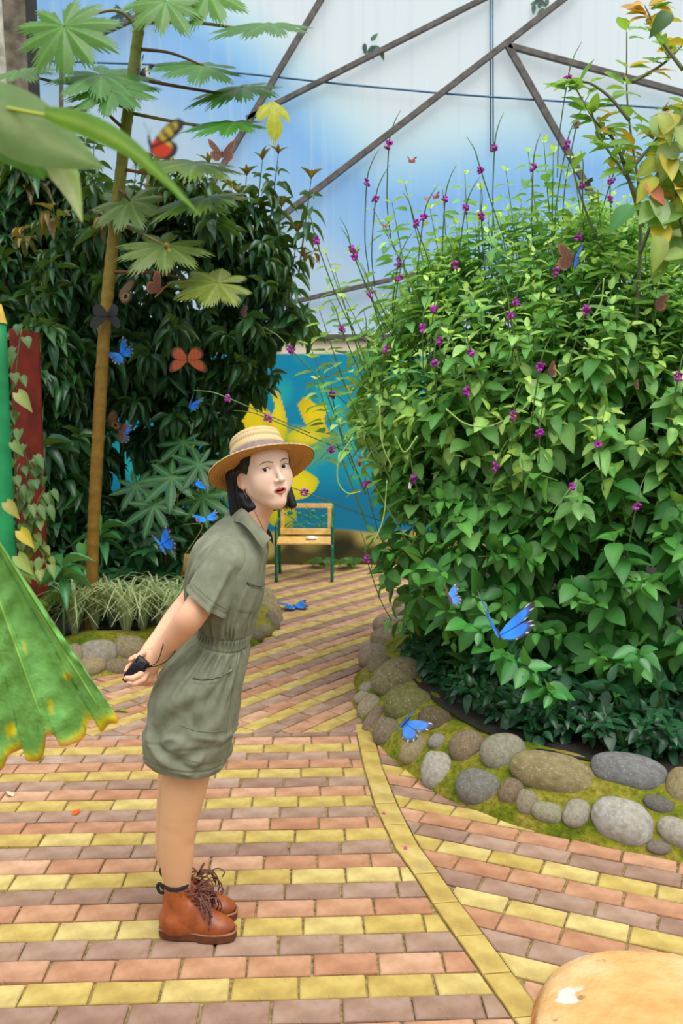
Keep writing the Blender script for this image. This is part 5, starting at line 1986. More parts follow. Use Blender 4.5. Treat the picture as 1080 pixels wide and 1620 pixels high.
fern('fern', 'small dark fern under the bush behind the flat-topped grey stone', W(985, 1165, 4.35), 7, .34, None, ((26, 84, 48), (36, 98, 52)))
fern('fern', 'small fern in the shade beside the frame edge under the flowering bush', W(1065, 1180, 4.3), 6, .32, None, ((28, 90, 50), (36, 104, 54)))
fern('fern', 'light green fern behind the yellow-spotted giant leaf', W(62, 975, 5.75), 6, .3, None, ((96, 140, 60), (120, 156, 70)))
fern('fern', 'tiny fern tuft at the wall foot under the yellow bench', np.array([-.2, 9.7, 0.0]), 8, .22, None, ((80, 120, 50), (60, 104, 44)))
fern('fern', 'tiny fern tuft at the wall foot beside the bench leg near the bush', np.array([.12, 9.6, 0.0]), 8, .24, None, ((80, 120, 50), (60, 104, 44)))

shade = thing('understory_plant', 'dark broad-leaved plants in deep shade under the flowering bush', 'plant', (1.6, 4.4, .22))
LVs = Leaves()
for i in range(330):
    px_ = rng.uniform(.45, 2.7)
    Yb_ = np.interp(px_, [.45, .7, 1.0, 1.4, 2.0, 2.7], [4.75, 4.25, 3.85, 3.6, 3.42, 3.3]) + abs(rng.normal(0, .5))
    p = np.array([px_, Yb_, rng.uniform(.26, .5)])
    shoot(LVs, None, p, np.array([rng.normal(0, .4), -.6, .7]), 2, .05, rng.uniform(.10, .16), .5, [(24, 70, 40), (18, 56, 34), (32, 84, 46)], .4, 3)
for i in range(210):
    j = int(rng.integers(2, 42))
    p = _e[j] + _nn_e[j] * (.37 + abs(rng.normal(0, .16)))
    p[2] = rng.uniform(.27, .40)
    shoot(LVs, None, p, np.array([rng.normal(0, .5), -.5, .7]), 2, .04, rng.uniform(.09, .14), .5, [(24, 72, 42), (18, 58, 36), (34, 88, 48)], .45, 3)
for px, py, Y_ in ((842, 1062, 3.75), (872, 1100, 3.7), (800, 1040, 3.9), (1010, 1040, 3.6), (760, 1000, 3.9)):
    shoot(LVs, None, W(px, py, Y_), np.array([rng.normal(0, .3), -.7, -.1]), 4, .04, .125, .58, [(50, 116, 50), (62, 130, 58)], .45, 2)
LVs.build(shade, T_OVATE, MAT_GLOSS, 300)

# ---------------------------------------------------------------- the dark shrub on the other side
shrub = thing('evergreen_shrub', 'tall dark green shrub with drooping lance-shaped leaves behind the woman', 'shrub', (-1.9, 7.4, .16))
LV, ST = Leaves(), MB()
SB = [(W(84, 660, 6.5), np.array([.26, .25, .85])), (W(60, 300, 7.6), np.array([.5, .5, .55])), (np.array([-1.50, 7.35, 2.70]), np.array([1.28, .95, 1.02])), (np.array([-1.85, 7.5, 1.45]), np.array([1.02, .85, 1.2])), (np.array([-3.0, 7.7, 2.3]), np.array([.85, .75, 1.15])), (np.array([-2.7, 7.3, 1.0]), np.array([.95, .7, .85]))]
DARKG = [(40, 88, 44), (28, 70, 40), (54, 104, 52), (34, 78, 50)]
BRONZE = [(150, 96, 44), (170, 120, 60), (120, 110, 48)]
for k_, (n_, pr) in enumerate(((60, 0), (70, .1), (400, .14), (280, .0), (170, .05), (150, .0))):
    c, r = SB[k_]
    i = 0
    while i < n_:
        u_ = unit(rng.normal(size=3))
        if u_[1] > .55:
            continue
        p = c + r * u_ * rng.uniform(.45, 1.05)
        if p[2] < .25:
            continue
        up_k = np.clip((p[2] - 2.6) / 1.0, 0, 1)
        d = u_ * .8 + np.array([0, -.1, .25 + .5 * up_k]) + rng.normal(0, .3, 3)
        yb_ = BRONZE if (rng.random() < pr * 1.0 and up_k > .3) else None
        shoot(LV, ST, p, d, int(rng.integers(2, 4)), .05, rng.uniform(.17, .26), .36, DARKG, .45 + .35 * rng.random(), 5, young=yb_, srad=.005, stem=(70, 80, 48), flat=.35)
        i += 1
for px, py in [(330, 260), (415, 255), (440, 245), (492, 285), (295, 285), (250, 290), (390, 280), (360, 320), (445, 330), (470, 370), (150, 210), (135, 200), (215, 265), (410, 540), (395, 585), (370, 610), (480, 410)]:
    tip = W(px, py, 7.0)
    d = np.array([.1, -.1, 1.0]) if py < 400 else np.array([.8, -.2, .3])
    root = tip - unit(d) * .6 + np.array([-.05, .1, -.1])
    ST.tube(spline([root, (root + tip) / 2, tip], 6), np.linspace(.008, .003, 6), 5, np.array(lin((90, 96, 56))), caps=False)
    for j in range(4):
        a_ = j * 1.57 + rng.uniform(0, .6)
        LV.add(tip, np.array([math.cos(a_) * .45, math.sin(a_) * .45, 1.0]), np.array([-math.cos(a_), -math.sin(a_), .4]), rng.uniform(.08, .13), .03, mixcol(BRONZE))
    shoot(LV, None, tip - unit(d) * .12, d, 4, .10, .19, .30, DARKG, .5, 4, srad=.005)
LV.build(shrub, T_LANCE, MAT_GLOSS, 300)
stuff(ST.build('twigs', MAT_STEM, shrub))
for k in range(9):
    a_ = rng.uniform(0, 6.28)
    b0 = np.array([-1.9 + .3 * math.cos(a_), 7.5 + .2 * math.sin(a_), .12])
    e_ = np.array([-1.9 + 1.2 * math.cos(a_), 7.5 + .5 * math.sin(a_), rng.uniform(2.0, 3.3)])
    MB().tube(spline([b0, b0 * .6 + e_ * .4 + np.array([0, 0, .4]), e_], 9), np.linspace(.035, .01, 9), 7, np.array(lin((74, 64, 46)))).build('branch', MAT_STEM, shrub)

# broad low leaves in the bed
under = thing('understory_plant', 'broad-leaved low plant growing in deep shade below the lance-leaved shrub', 'plant', (-1.9, 6.6, .16))
LV, ST = Leaves(), MB()
for i in range(190):
    p = np.array([rng.uniform(-3.6, -.95), rng.uniform(6.3, 7.3), rng.uniform(.25, .95)])
    if p[0] > -1.3:
        p[1] += .25
    shoot(LV, ST, p, np.array([rng.normal(0, .4), -.5, .8]), 3, .05, rng.uniform(.12, .19), .46, [(30, 82, 44), (24, 68, 40), (44, 100, 54)], .4, 3, stem=(50, 76, 40))
LV.build(under, T_OVATE, MAT_GLOSS, 300)
stuff(ST.build('twigs', MAT_STEM, under))
for (px, py, Y, nm) in ((98, 905, 5.7, 'lance-leaved rosette plant between the heart-leaved vine and the ringed trunk'), (160, 850, 6.4, 'striped broad-leaved plant growing just behind the ringed trunk')):
    b0 = W(px, py, Y)
    b0[2] = .17
    t = thing('rosette_plant', nm, 'plant', tuple(b0))
    LV = Leaves()
    top = W(px, py - 10, Y)
    for k in range(11):
        a_ = k * 2.4
        LV.add(top + np.array([0, 0, -.01 * k]), np.array([math.cos(a_), math.sin(a_), .55 - .08 * k]), np.array([-.3 * math.cos(a_), -.3 * math.sin(a_), 1]), .21, .075, mixcol([(56, 128, 70), (40, 108, 60), (90, 150, 96)]))
    LV.build(t, T_LANCE, MAT_GLOSS, 300)
    MB().tube([b0, (b0 + top) / 2, top], .008, 6, np.array(lin((70, 110, 60)))).build('stem', MAT_STEM, t)

# ---------------------------------------------------------------- palmate leaves
def palmate(nl, span, R, depth, jag, droop, seed, fold=0.05, jn=34, narrow=1.0, col=(70, 140, 52), vein=(150, 190, 90), na=260, nr=9, hang=0.0):
    r_ = np.random.default_rng(seed)
    lob = np.linspace(-span, span, nl)
    ll = (1 - 0.30 * np.abs(lob / span) ** 2) * r_.uniform(.88, 1.05, nl)
    th = np.linspace(-span - .42, span + .42, na)
    hwid = (lob[1] - lob[0]) / 2
    dlt = (th[:, None] - lob[None]) / hwid
    i = np.argmin(np.abs(dlt), axis=1)
    x = dlt[np.arange(na), i]
    shape = np.clip(1 - np.abs(x) ** (1.25 * narrow), 0, 1)
    rad = R * ll[i] * (1 - depth + depth * shape ** .75)
    tri = np.abs(((th * jn) % 1) - .5) * 2
    rad *= 1 - jag * tri * (0.4 + .6 * r_.random(na).repeat(1))
    V, C_ = [], []
    for t in np.linspace(0.0, 1, nr):
        rr = rad * t
        z = -droop * R * (rr / R) ** 2 - fold * rr * (1 - np.minimum(1, np.abs(x) * 1.0)) * -1 * .6
        z = z - hang * R * (rr / R) ** 2 * np.abs(th) / span
        V.append(np.c_[rr * np.sin(th), rr * np.cos(th), z])
        vv = np.clip(1 - np.abs(x) * (rr / R) * 9, 0, 1) * (t < .97)
        C_.append(np.array(lin(col)) * (1 - vv[:, None]) + np.array(lin(vein)) * vv[:, None])
    mb = MB().loft(np.array(V), np.concatenate(C_), close=False)
    return mb


def put(mb, c, nrm, roll):
    nrm = unit(nrm)
    x = unit(np.cross([0, 1.0, .01], nrm)) if abs(nrm[1]) < .98 else np.array([1.0, 0, 0])
    y = np.cross(nrm, x)
    a_ = math.radians(roll)
    X_, Y_ = x * math.cos(a_) + y * math.sin(a_), -x * math.sin(a_) + y * math.cos(a_)
    B3 = np.c_[X_, Y_, nrm]
    mb.v = [v @ B3.T + c for v in mb.v]
    return mb


tree = thing('palmate_tree', 'slim ringed-trunk tree with large jagged palmate leaves beside the concrete column', 'tree', tuple(G(145, 988)))
TY = 6.10
tp = [(144, 990), (145, 940), (147, 860), (151, 770), (156, 680), (161, 590), (167, 500), (176, 410), (186, 320), (196, 230), (207, 140), (219, 50), (226, -20), (232, -70)]
P = spline([W(x, y, TY) for x, y in tp], 260)
P[0][2] = min(P[0][2], 0.1)
node = (np.linspace(0, 1, 260) * 42) % 1
rad = np.interp(np.linspace(0, 1, 260), [0, .5, 1], [.043, .041, .033]) + .0035 * np.exp(-((node - .5) / .10) ** 2)
cm = MB().tube(P, rad, 14)
cl = np.repeat(np.interp(np.linspace(0, 1, 260), [0, .45, .75, 1], [0, .15, .8, 1]), 14)[:, None]
ringc = np.repeat(np.exp(-((node - .5) / .10) ** 2), 14)[:, None]
cm.c[0] = (np.array(lin((134, 96, 30))) * (1 - cl) + np.array(lin((132, 148, 74))) * cl) * (1 - .35 * ringc) + np.array(lin((170, 150, 80))) * .2 * ringc
a_ = M('trunk_skin', (140, 110, 50), 0.7, 0.25)
a_.base(a_.mix(a_.attr(), a_.ramp(a_.noise(20, 4), [(0.3, (200, 195, 185)), (.7, (255, 255, 255))]), .8, 'MULTIPLY')).bump(a_.noise(60, 3), .3, .004)
cm.build('trunk', a_.m, tree)
TL = [  # centre px, radius px, toward-camera tilt, roll, petiole px path, colour, lobes, depth
    ((101, 42), 92, 68, 200, [(218, 48), (190, 18), (150, 22)], (96, 156, 60), 10, .45),
    ((262, 2), 74, 60, 150, [(222, 25), (238, 8)], (104, 164, 66), 9, .5),
    ((330, -12), 80, 58, 190, [(222, 10), (280, -15)], (104, 168, 66), 9, .5),
    ((428, 38), 96, 28, 120, [(224, 36), (310, 36), (400, 47)], (72, 140, 66), 9, .5),
    ((322, 104), 96, 30, 110, [(224, 78), (270, 84)], (74, 148, 56), 9, .5),
    ((384, 138), 96, 28, 110, [(228, 127), (300, 140), (360, 148)], (70, 142, 52), 9, .5),
    ((372, 194), 82, 26, 100, [(212, 180), (290, 195), (340, 200)], (84, 160, 60), 9, .55),
    ((160, 118), 98, 36, 230, [(197, 205), (172, 180), (160, 150)], (84, 152, 70), 9, .5),
    ((30, 112), 70, 30, 250, [(202, 150), (130, 135), (70, 126)], (92, 150, 60), 9, .5),
    ((180, 140), 84, 40, 180, [(205, 120), (195, 125)], (72, 144, 56), 9, .5),
    ((312, 258), 110, 22, 110, [(195, 268), (250, 275)], (132, 160, 96), 9, .5),
    ((330, 312), 116, 20, 100, [(190, 318), (260, 332)], (108, 142, 74), 9, .5),
    ((262, 388), 88, 36, 150, [(180, 350), (220, 368)], (126, 150, 98), 9, .5),
    ((345, 448), 84, 34, 110, [(172, 430), (250, 432), (310, 446)], (158, 172, 92), 8, .45),
    ((205, 318), 74, 50, 160, [(188, 300), (195, 305)], (128, 158, 112), 9, .5),
    ((95, 180), 60, 40, 200, [(200, 170), (150, 160)], (84, 146, 62), 9, .5),
]
for n, (cp, rpx, tl, roll, path, col, nl, dp) in enumerate(TL):
    c = W(*cp, TY - .25 + .1 * (n % 3))
    R = rpx * TY / F_PX
    t_ = math.radians(tl)
    lf = put(palmate(nl, 2.55, R * 1.06, dp * .82, .34, .24, n + 3, .12, 12 + n % 5, 1.0, (int(col[0] * .80), int(col[1] * .82), int(col[2] * .55)), (int(col[0] * .95), int(col[1] * .98), int(col[2] * .8))), c, (0.12 * math.sin(n * 2.1), -math.sin(t_), math.cos(t_)), roll)
    o = lf.build('leaf', MAT_LEAF, tree)
    pts = [W(*path[0], TY)] + [W(*q, TY - .1) for q in path[1:]] + [c]
    MB().tube(spline(pts, 18), np.linspace(.012, .007, 18), 6, np.array(lin((104, 74, 48)) if n % 3 else lin((130, 120, 70)))).build('petiole', MAT_STEM, o)
yl = put(palmate(3, .7, .26, .4, .2, .5, 91, .1, 16, 1, (206, 206, 50), (220, 216, 90)), W(432, 160, TY - .3), (.3, -.8, .5), 215)
yl.build('leaf', MAT_LEAF, tree)
P = spline([W(x, y, TY - .3) for x, y in [(262, 385), (268, 398), (266, 412), (270, 424), (256, 434)]], 22)
mb = MB().tube(P, .014 + .007 * np.sin(np.arange(22) * 1.4), 8, np.array(lin((140, 110, 58))))
mb.build('dried_leaf', MAT_STEM, tree)

pap = thing('papaya_sapling', 'low sapling with deeply cut star-shaped leaves between trunk and straw hat', 'sapling', tuple(np.r_[G(262, 985)[:2], .16]))
for n, (px, py, rp, roll, tl) in enumerate([(243, 800, 62, 180, 58), (272, 756, 64, 160, 50), (315, 735, 58, 140, 50), (320, 786, 60, 205, 55), (255, 845, 52, 190, 50), (215, 770, 54, 230, 50), (352, 765, 50, 120, 48), (290, 700, 52, 160, 45)]):
    Yp = 6.35 + .06 * n
    c = W(px, py, Yp)
    t_ = math.radians(tl)
    lf = put(palmate(8, 2.7, rp * Yp / F_PX * 1.05, .80, .30, .18, n + 40, .06, 15, .75, (44, 106, 56) if n % 2 else (36, 94, 50), (96, 150, 92), na=300), c, (.1 * (n % 3 - 1), -math.sin(t_), math.cos(t_)), roll)
    o = lf.build('leaf', MAT_LEAF, pap)
    root = G(265, 985)
    root[2] = .3
    MB().tube(spline([root, (root + c) / 2 + np.array([0, .1, .1]), c], 12), np.linspace(.009, .005, 12), 6, np.array(lin((110, 130, 70)))).build('petiole', MAT_STEM, o)
r0 = np.r_[G(265, 985)[:2], .12]
MB().tube([r0, r0 + np.array([0, 0, .3])], .018, 8, np.array(lin((110, 120, 70)))).build('stem', MAT_STEM, pap)
mb = MB()
for k in range(7):
    mb.tube(spline([W(292 + k * 1.2, 876, 6.1), W(290 + 2 * k, 900 + k, 6.08), W(285 + k * 1.7, 912 - k, 6.12)], 8), [.003, .005, .006, .006, .006, .005, .004, .002], 5, np.array(lin((130, 102, 40))))
mb.tube(spline([W(290, 830, 6.3), W(320, 832, 6.25), W(292, 878, 6.1)], 10), .0022, 5, np.array(lin((140, 130, 60))))
mb.build('dried_leaf', MAT_STEM, pap)

# ---------------------------------------------------------------- striped grass tufts along the border
for k, px in enumerate((118, 150, 178, 200, 226, 252, 278, 305, 335)):
    b0 = np.array([W(px, 1000, 5.95 + .12 * (k % 3))[0], 5.95 + .12 * (k % 3), .17])
    mb = MB()
    for j in range(64):
        a_ = rng.uniform(0, 6.28)
        ln_ = rng.uniform(.32, .68)
        h = np.array([math.cos(a_), math.sin(a_), 0])
        reach = rng.uniform(.35, .95)
        Pb = spline([b0 + h * .02, b0 + h * ln_ * .3 * reach + np.array([0, 0, ln_ * .55]), b0 + h * ln_ * reach + np.array([0, 0, ln_ * (.72 - .5 * reach)])], 8)
        sd = unit(np.cross(h, [0, 0, 1.0]))
        wv = .0065 * np.array([.7, 1, 1, 1, .9, .7, .45, .08])
        cc_ = np.array(lin((124, 150, 92)))
        cw = np.array(lin((206, 212, 168)))
        V = np.stack([Pb - sd * wv[:, None], Pb - np.array([0, 0, .002]), Pb + sd * wv[:, None]], 1)
        mb.loft(V, np.tile(np.array([cw, cc_, cw]), (8, 1)), close=False)
    o = mb.build('grass_tuft', MAT_LEAF)
    tag(o, ('pale striped grass tuft hidden farthest behind the giant leaf', 'pale striped grass tuft at the foot of the ringed trunk', 'pale striped grass tuft just right of the ringed trunk', 'second pale striped grass tuft from the trunk towards the woman', 'third pale striped grass tuft from the trunk towards the woman', 'fourth pale striped grass tuft from the trunk, above the hands', 'pale striped grass tuft arching behind the forearm', 'pale striped grass tuft mostly hidden by the sleeve', 'pale striped grass tuft hidden behind the waist of the romper')[k], 'grass', 'striped grass tufts along the border')

# ---------------------------------------------------------------- vine by the green post
vine = thing('climbing_vine', 'vine with heart-shaped leaves climbing beside the green post', 'vine', (GP[0] + .12, GP[1] + .1, .15))
LV = Leaves()
for path in ([(30, 900), (26, 820), (24, 740), (22, 660), (26, 580), (34, 520)], [(60, 905), (48, 850), (40, 800), (44, 740), (30, 690)], [(75, 900), (62, 860), (58, 800), (70, 770), (50, 730)]):
    P = spline([W(x, y, 5.45 + .05 * (i % 2)) for i, (x, y) in enumerate(path)], 40)
    MB().tube(P, .005, 5, np.array(lin((104, 88, 52)))).build('stem', MAT_STEM, vine)
    for i in range(0, 40):
        if rng.random() < .25 and i > 26:
            continue
        a_ = rng.uniform(0, 6.28)
        h = np.array([math.cos(a_), -abs(math.sin(a_)), 0])
        LV.add(P[i] + h * .03 + rng.normal(0, .03, 3), h * .6 + np.array([0, 0, -.8]), h * 1.0 + np.array([0, -.5, .5]), rng.uniform(.055, .105), rng.uniform(.045, .07),
               mixcol([(70, 112, 56), (48, 92, 48), (104, 132, 66)] if P[i][2] > .9 else [(120, 142, 70), (92, 124, 60), (150, 160, 80)]))
for px, py, L_, c in ((28, 622, .13, (150, 160, 90)), (20, 700, .1, (110, 140, 70)), (10, 795, .12, (168, 160, 84)), (32, 840, .13, (196, 176, 50)), (28, 880, .14, (150, 166, 84)), (34, 890, .13, (120, 150, 80))):
    LV.add(W(px, py, 5.1), np.array([.5, -.1, -.6]), np.array([.1, -1, .5]), L_, L_ * .62, np.array(lin(c)))
LV.build(vine, T_HEART, MAT_LEAF, 300)
hl = Leaves()
b0 = W(128, 872, 6.2)
sap = thing('seedling', 'young plant with single heart-shaped leaves at the foot of the ringed trunk', 'plant', (b0[0], b0[1], .16))
for px, py, d_ in ((131, 860, (.1, -.3, -1)), (150, 815, (.4, -.3, -1)), (122, 905, (-.3, -.3, -.8)), (140, 900, (.5, -.3, -.6))):
    p = W(px, py, 6.1)
    hl.add(p, np.array(d_), np.array([0, -1, .5]), .11, .09, mixcol([(90, 150, 66), (70, 130, 60)]))
    MB().tube(spline([np.array([b0[0], b0[1], .15]), (p + b0) / 2 - np.array([0, 0, .05]), p], 8), .004, 5, np.array(lin((90, 120, 60)))).build('stem', MAT_STEM, sap)
hl.build(sap, T_HEART, MAT_LEAF, 300)

# ---------------------------------------------------------------- yellowing shrub at the top of the bush
yel = thing('yellowing_shrub', 'tall thin shrub with yellow and orange leaves rising behind the flowering bush', 'shrub', (1.75, 4.8, .15))
LV, ST = Leaves(), MB()
YG = [(118, 168, 60), (92, 150, 56), (144, 180, 70)]
YO = [(214, 168, 40), (206, 130, 36), (190, 170, 60)]
brs = [([(1005, 520), (1012, 400), (1010, 300), (1003, 250), (992, 160), (991, 50)], 4.3, .25, 40), ([(1012, 340), (975, 230), (940, 190), (905, 130)], 4.25, .12, 26), ([(1080, 110), (1050, 70), (1030, 30), (1020, 10)], 4.0, .75, 20),
       ([(1004, 260), (1030, 230), (1080, 165)], 4.2, .5, 22), ([(1090, 420), (1072, 320), (1062, 240), (1090, 160)], 3.95, .55, 40), ([(1008, 310), (985, 270), (950, 220), (935, 175)], 4.2, .15, 20), ([(1000, 130), (1050, 100), (1090, 60)], 4.3, .4, 18),
       ([(1012, 400), (1040, 330), (1060, 290), (1085, 270)], 4.1, .35, 24), ([(995, 190), (960, 150), (925, 130), (898, 145)], 4.3, .1, 16), ([(1000, 520), (985, 440), (945, 380), (915, 300), (900, 240)], 4.5, .05, 16)]
for path, Y, yf_, n_ in brs:
    P = spline([W(x, y, Y + .04 * i) for i, (x, y) in enumerate(path)], 40)
    MB().tube(P, np.linspace(.010, .003, 40), 6, np.array(lin((96, 100, 64)))).build('branch', MAT_STEM, yel)
    for j in range(n_):
        i = int(rng.integers(8, 40))
        a_ = rng.uniform(0, 6.28)
        h = np.array([math.cos(a_), math.sin(a_) * .6, rng.uniform(-.1, .5)])
        c = mixcol(YO) if rng.random() < yf_ else mixcol(YG)
        L_ = rng.uniform(.075, .125)
        LV.add(P[i] + h * .015, h, np.array([-h[0] * .3, -.5, 1.0]) + rng.normal(0, .25, 3), L_, L_ * .5, c)
for px, py, c, L_ in ((1068, 200, (150, 170, 90), .16), (1050, 240, (196, 180, 60), .15), (1075, 260, (120, 160, 70), .18), (1030, 310, (150, 176, 120), .17), (1040, 350, (214, 190, 60), .15), (1020, 290, (214, 120, 90), .13),
                      (1060, 225, (160, 176, 110), .16), (1070, 300, (206, 200, 80), .15), (1000, 325, (60, 128, 60), .15), (1060, 20, (40, 84, 40), .12), (1075, 330, (110, 156, 70), .18), (1066, 180, (180, 160, 60), .14), (1038, 280, (190, 196, 60), .13)):
    LV.add(W(px, py, 3.95), np.array([rng.normal(0, .5), -.2, -.6]), np.array([rng.normal(0, .3), -.9, .6]), L_, L_ * .62, np.array(lin(c)))
for _ in range(34):
    L_ = rng.uniform(.11, .16)
    LV.add(W(rng.uniform(1036, 1090), rng.uniform(140, 420), rng.uniform(3.9, 4.15)), np.array([rng.normal(0, .6), -.2, -.5]), np.array([rng.normal(0, .4), -.8, .6]), L_, L_ * .6,
           mixcol([(150, 176, 96), (120, 160, 70), (96, 146, 62), (190, 188, 80)]))
LV.build(yel, T_OVATE, MAT_LEAF, 300)

# ---------------------------------------------------------------- the giant leaf at the near edge
LY = 1.42
big = thing('giant_leaf_plant', 'giant drooping green leaf with yellow burnt margins hanging beside the path', 'plant', (-1.0, 1.5, 0))
Bp = W(-75, 745, LY + .10)
bound = [(20, 893), (62, 962), (100, 1022), (130, 1058), (160, 1098), (187, 1139), (172, 1146), (160, 1158), (152, 1142), (140, 1140), (134, 1165), (118, 1176), (96, 1181), (88, 1166), (74, 1164), (70, 1190), (62, 1204), (42, 1203), (37, 1186),
         (28, 1188), (14, 1196), (4, 1216), (-14, 1225), (-40, 1216), (-80, 1230), (-130, 1215), (-180, 1200), (-230, 1160), (-270, 1090), (-280, 1000), (-250, 900), (-200, 830)]
bd = spline([(x, y, 0) for x, y in bound], 190)[:, :2]
b2 = np.array([-75, 745.0])
nrr = 46
g, cc_ = [], []
ang = np.arctan2(bd[:, 1] - b2[1], bd[:, 0] - b2[0])
ribs = np.radians([58, 70, 84, 100, 120, 142])
for t in np.linspace(0.02, 1, nrr):
    row = []
    q = b2 + (bd - b2) * t
    rr = np.linalg.norm(q - b2, axis=1)
    dv = np.min(np.abs(ang[:, None] - ribs[None]), axis=1)
    corr = np.cos(np.clip(dv / .10, 0, 1) * math.pi)          # 1 on a rib, -1 between ribs
    dep = LY + .10 - .10 * np.sin(t * 1.7) - 0.006 * t * corr + 0.004 * t * np.sin(ang * 19) + .05 * (ang - 1.2) * t + .006 * vnoise(np.c_[q / 14, np.full(len(q), t * 4)], 8, 2)
    for (x, y), dd in zip(q, dep):
        row.append(W(x, y, dd))
    g.append(row)
    vein_m = np.clip(1 - dv * rr / 3.2, 0, 1)
    sec = np.clip(1 - np.abs(((rr / 26 - dv * 5.5) % 1) - .5) * 9, 0, 1) * .55
    nz_ = vnoise(np.c_[q / 30, np.full(len(q), 1.0)], 15, 3)
    base = np.array(lin((120, 184, 94))) * (1 + .2 * nz_[:, None])
    edge_ = np.clip((t - .962 + .02 * nz_) / .03, 0, 1) * (q[:, 1] > 1120)
    c_ = base * (1 - edge_[:, None]) + np.array(lin((226, 206, 20))) * edge_[:, None]
    rim_ = np.clip((t - .985) / .01, 0, 1) * (q[:, 1] > 1135)
    c_ = c_ * (1 - rim_[:, None]) + np.array(lin((206, 110, 20))) * rim_[:, None]
    vm = np.maximum(vein_m, sec * .35)[:, None]
    c_ = c_ * (1 - vm * .4) + np.array(lin((150, 194, 84))) * vm * .4
    for sx_, sy_, r1 in ((39, 1024, 5), (107, 1070, 6), (80, 1118, 6), (17, 1155, 9), (143, 1148, 9), (100, 1050, 2)):
        dd = np.hypot(q[:, 0] - sx_, (q[:, 1] - sy_) * .8)
        k1 = np.clip((r1 * 1.15 - dd) / 3, 0, 1)[:, None]
        c_ = c_ * (1 - k1) + np.array(lin((232, 206, 20))) * k1
        k2 = np.clip((r1 * .45 - dd) / 2, 0, 1)[:, None]
        c_ = c_ * (1 - k2) + np.array(lin((176, 96, 20))) * k2
    cc_.append(c_)
_m = M('giant_leaf_blade', (80, 150, 50), 0.5, 0.3)
_n = _m.noise(48, 4)
_m.bump(_n, 0.55, 0.01)
_m.leafy(_m.mix(_m.attr(), _m.ramp(_n, [(0.3, (196, 200, 180)), (0.7, (255, 255, 255))]), .7, 'MULTIPLY'), 0.25)
mb = MB().loft(np.array(g), np.concatenate(cc_), close=False)
mb.build('blade', _m.m, big)
vb = MB()
G3 = np.array(g)
for r_a in ribs:
    j = int(np.argmin(np.abs(ang - r_a)))
    vb.tube(G3[2:-3, j] + np.array([0, -.002, 0]), np.linspace(.0030, .0008, nrr - 5), 6, np.array(lin((140, 184, 76))))
vb.build('rib', MAT_STEM, big)
MB().tube(spline([Bp, Bp + np.array([-.10, .04, .0]), Bp + np.array([-.35, .12, -.5]), np.array([Bp[0] - .42, 1.65, 0.0])], 24), np.linspace(.010, .02, 24), 10, np.array(lin((120, 150, 70)))).build('stalk', MAT_STEM, big)

# ---------------------------------------------------------------- hanging leaves at the near top corner
near = thing('overhanging_branch', 'out-of-focus branch tip with pale torn leaves hanging near the lens', 'branch', tuple(W(-120, 150, .9)))


def blade(pts, wpx, Y, name='leaf', col=(120, 160, 80), col2=None, dz=.0, nrow=14, twist=0.0, vcol=(170, 200, 110)):
    P = spline([W(x, y, Y + dz * i) for i, (x, y) in enumerate(pts)], nrow)
    tg = np.gradient(P, axis=0)
    rows, cols = [], []
    for i in range(nrow):
        t = i / (nrow - 1)
        ww = wpx * Y / F_PX * (math.sin(math.pi * min(1, .08 + .92 * t) ** .75) + .02)
        sd = unit(np.cross(tg[i], unit(P[i] - np.array([0, 0, CAM_H]))))
        dn = np.array([0, .25, .1]) * ww
        sd2 = sd * math.cos(twist) + np.array([0, 1, 0]) * math.sin(twist)
        rows.append([P[i] - sd2 * ww + dn, P[i] - sd2 * ww * .5 + dn * .3, P[i], P[i] + sd2 * ww * .5 + dn * .3, P[i] + sd2 * ww + dn])
        c1, c2 = np.array(lin(col)), np.array(lin(col2 or col))
        cols += [c1, c1, np.array(lin(vcol)), c2, c2]
    return MB().loft(np.array(rows), np.array(cols), close=False).build(name, MAT_LEAF, near)


blade([(-60, 150), (20, 196), (90, 232), (165, 266)], 50, .86, col=(132, 160, 112), col2=(120, 150, 96), vcol=(170, 186, 130))
blade([(-40, 160), (10, 200), (40, 240), (70, 285)], 52, .90, col=(38, 112, 34), col2=(34, 100, 30), vcol=(70, 140, 50))
blade([(70, 178), (140, 200), (220, 246), (318, 342)], 17, .80, col=(116, 168, 60), col2=(96, 150, 44), vcol=(160, 196, 90))
blade([(76, 256), (96, 270), (112, 300), (130, 352)], 21, .88, col=(196, 206, 150), col2=(170, 190, 110), vcol=(206, 212, 160))
MB().tube(spline([W(-160, 120, .95), W(-60, 146, .9), W(-10, 166, .87), W(78, 184, .84)], 20), .0018, 6, np.array(lin((170, 180, 60)))).build('stem', MAT_STEM, near)
MB().tube(spline([W(-160, 120, .95), W(-200, 400, 1.0), W(-240, 900, 1.05), np.array([W(-240, 900, 1.05)[0], 1.05, 0])], 20), .008, 8, np.array(lin((110, 120, 60)))).build('stalk', MAT_STEM, near)

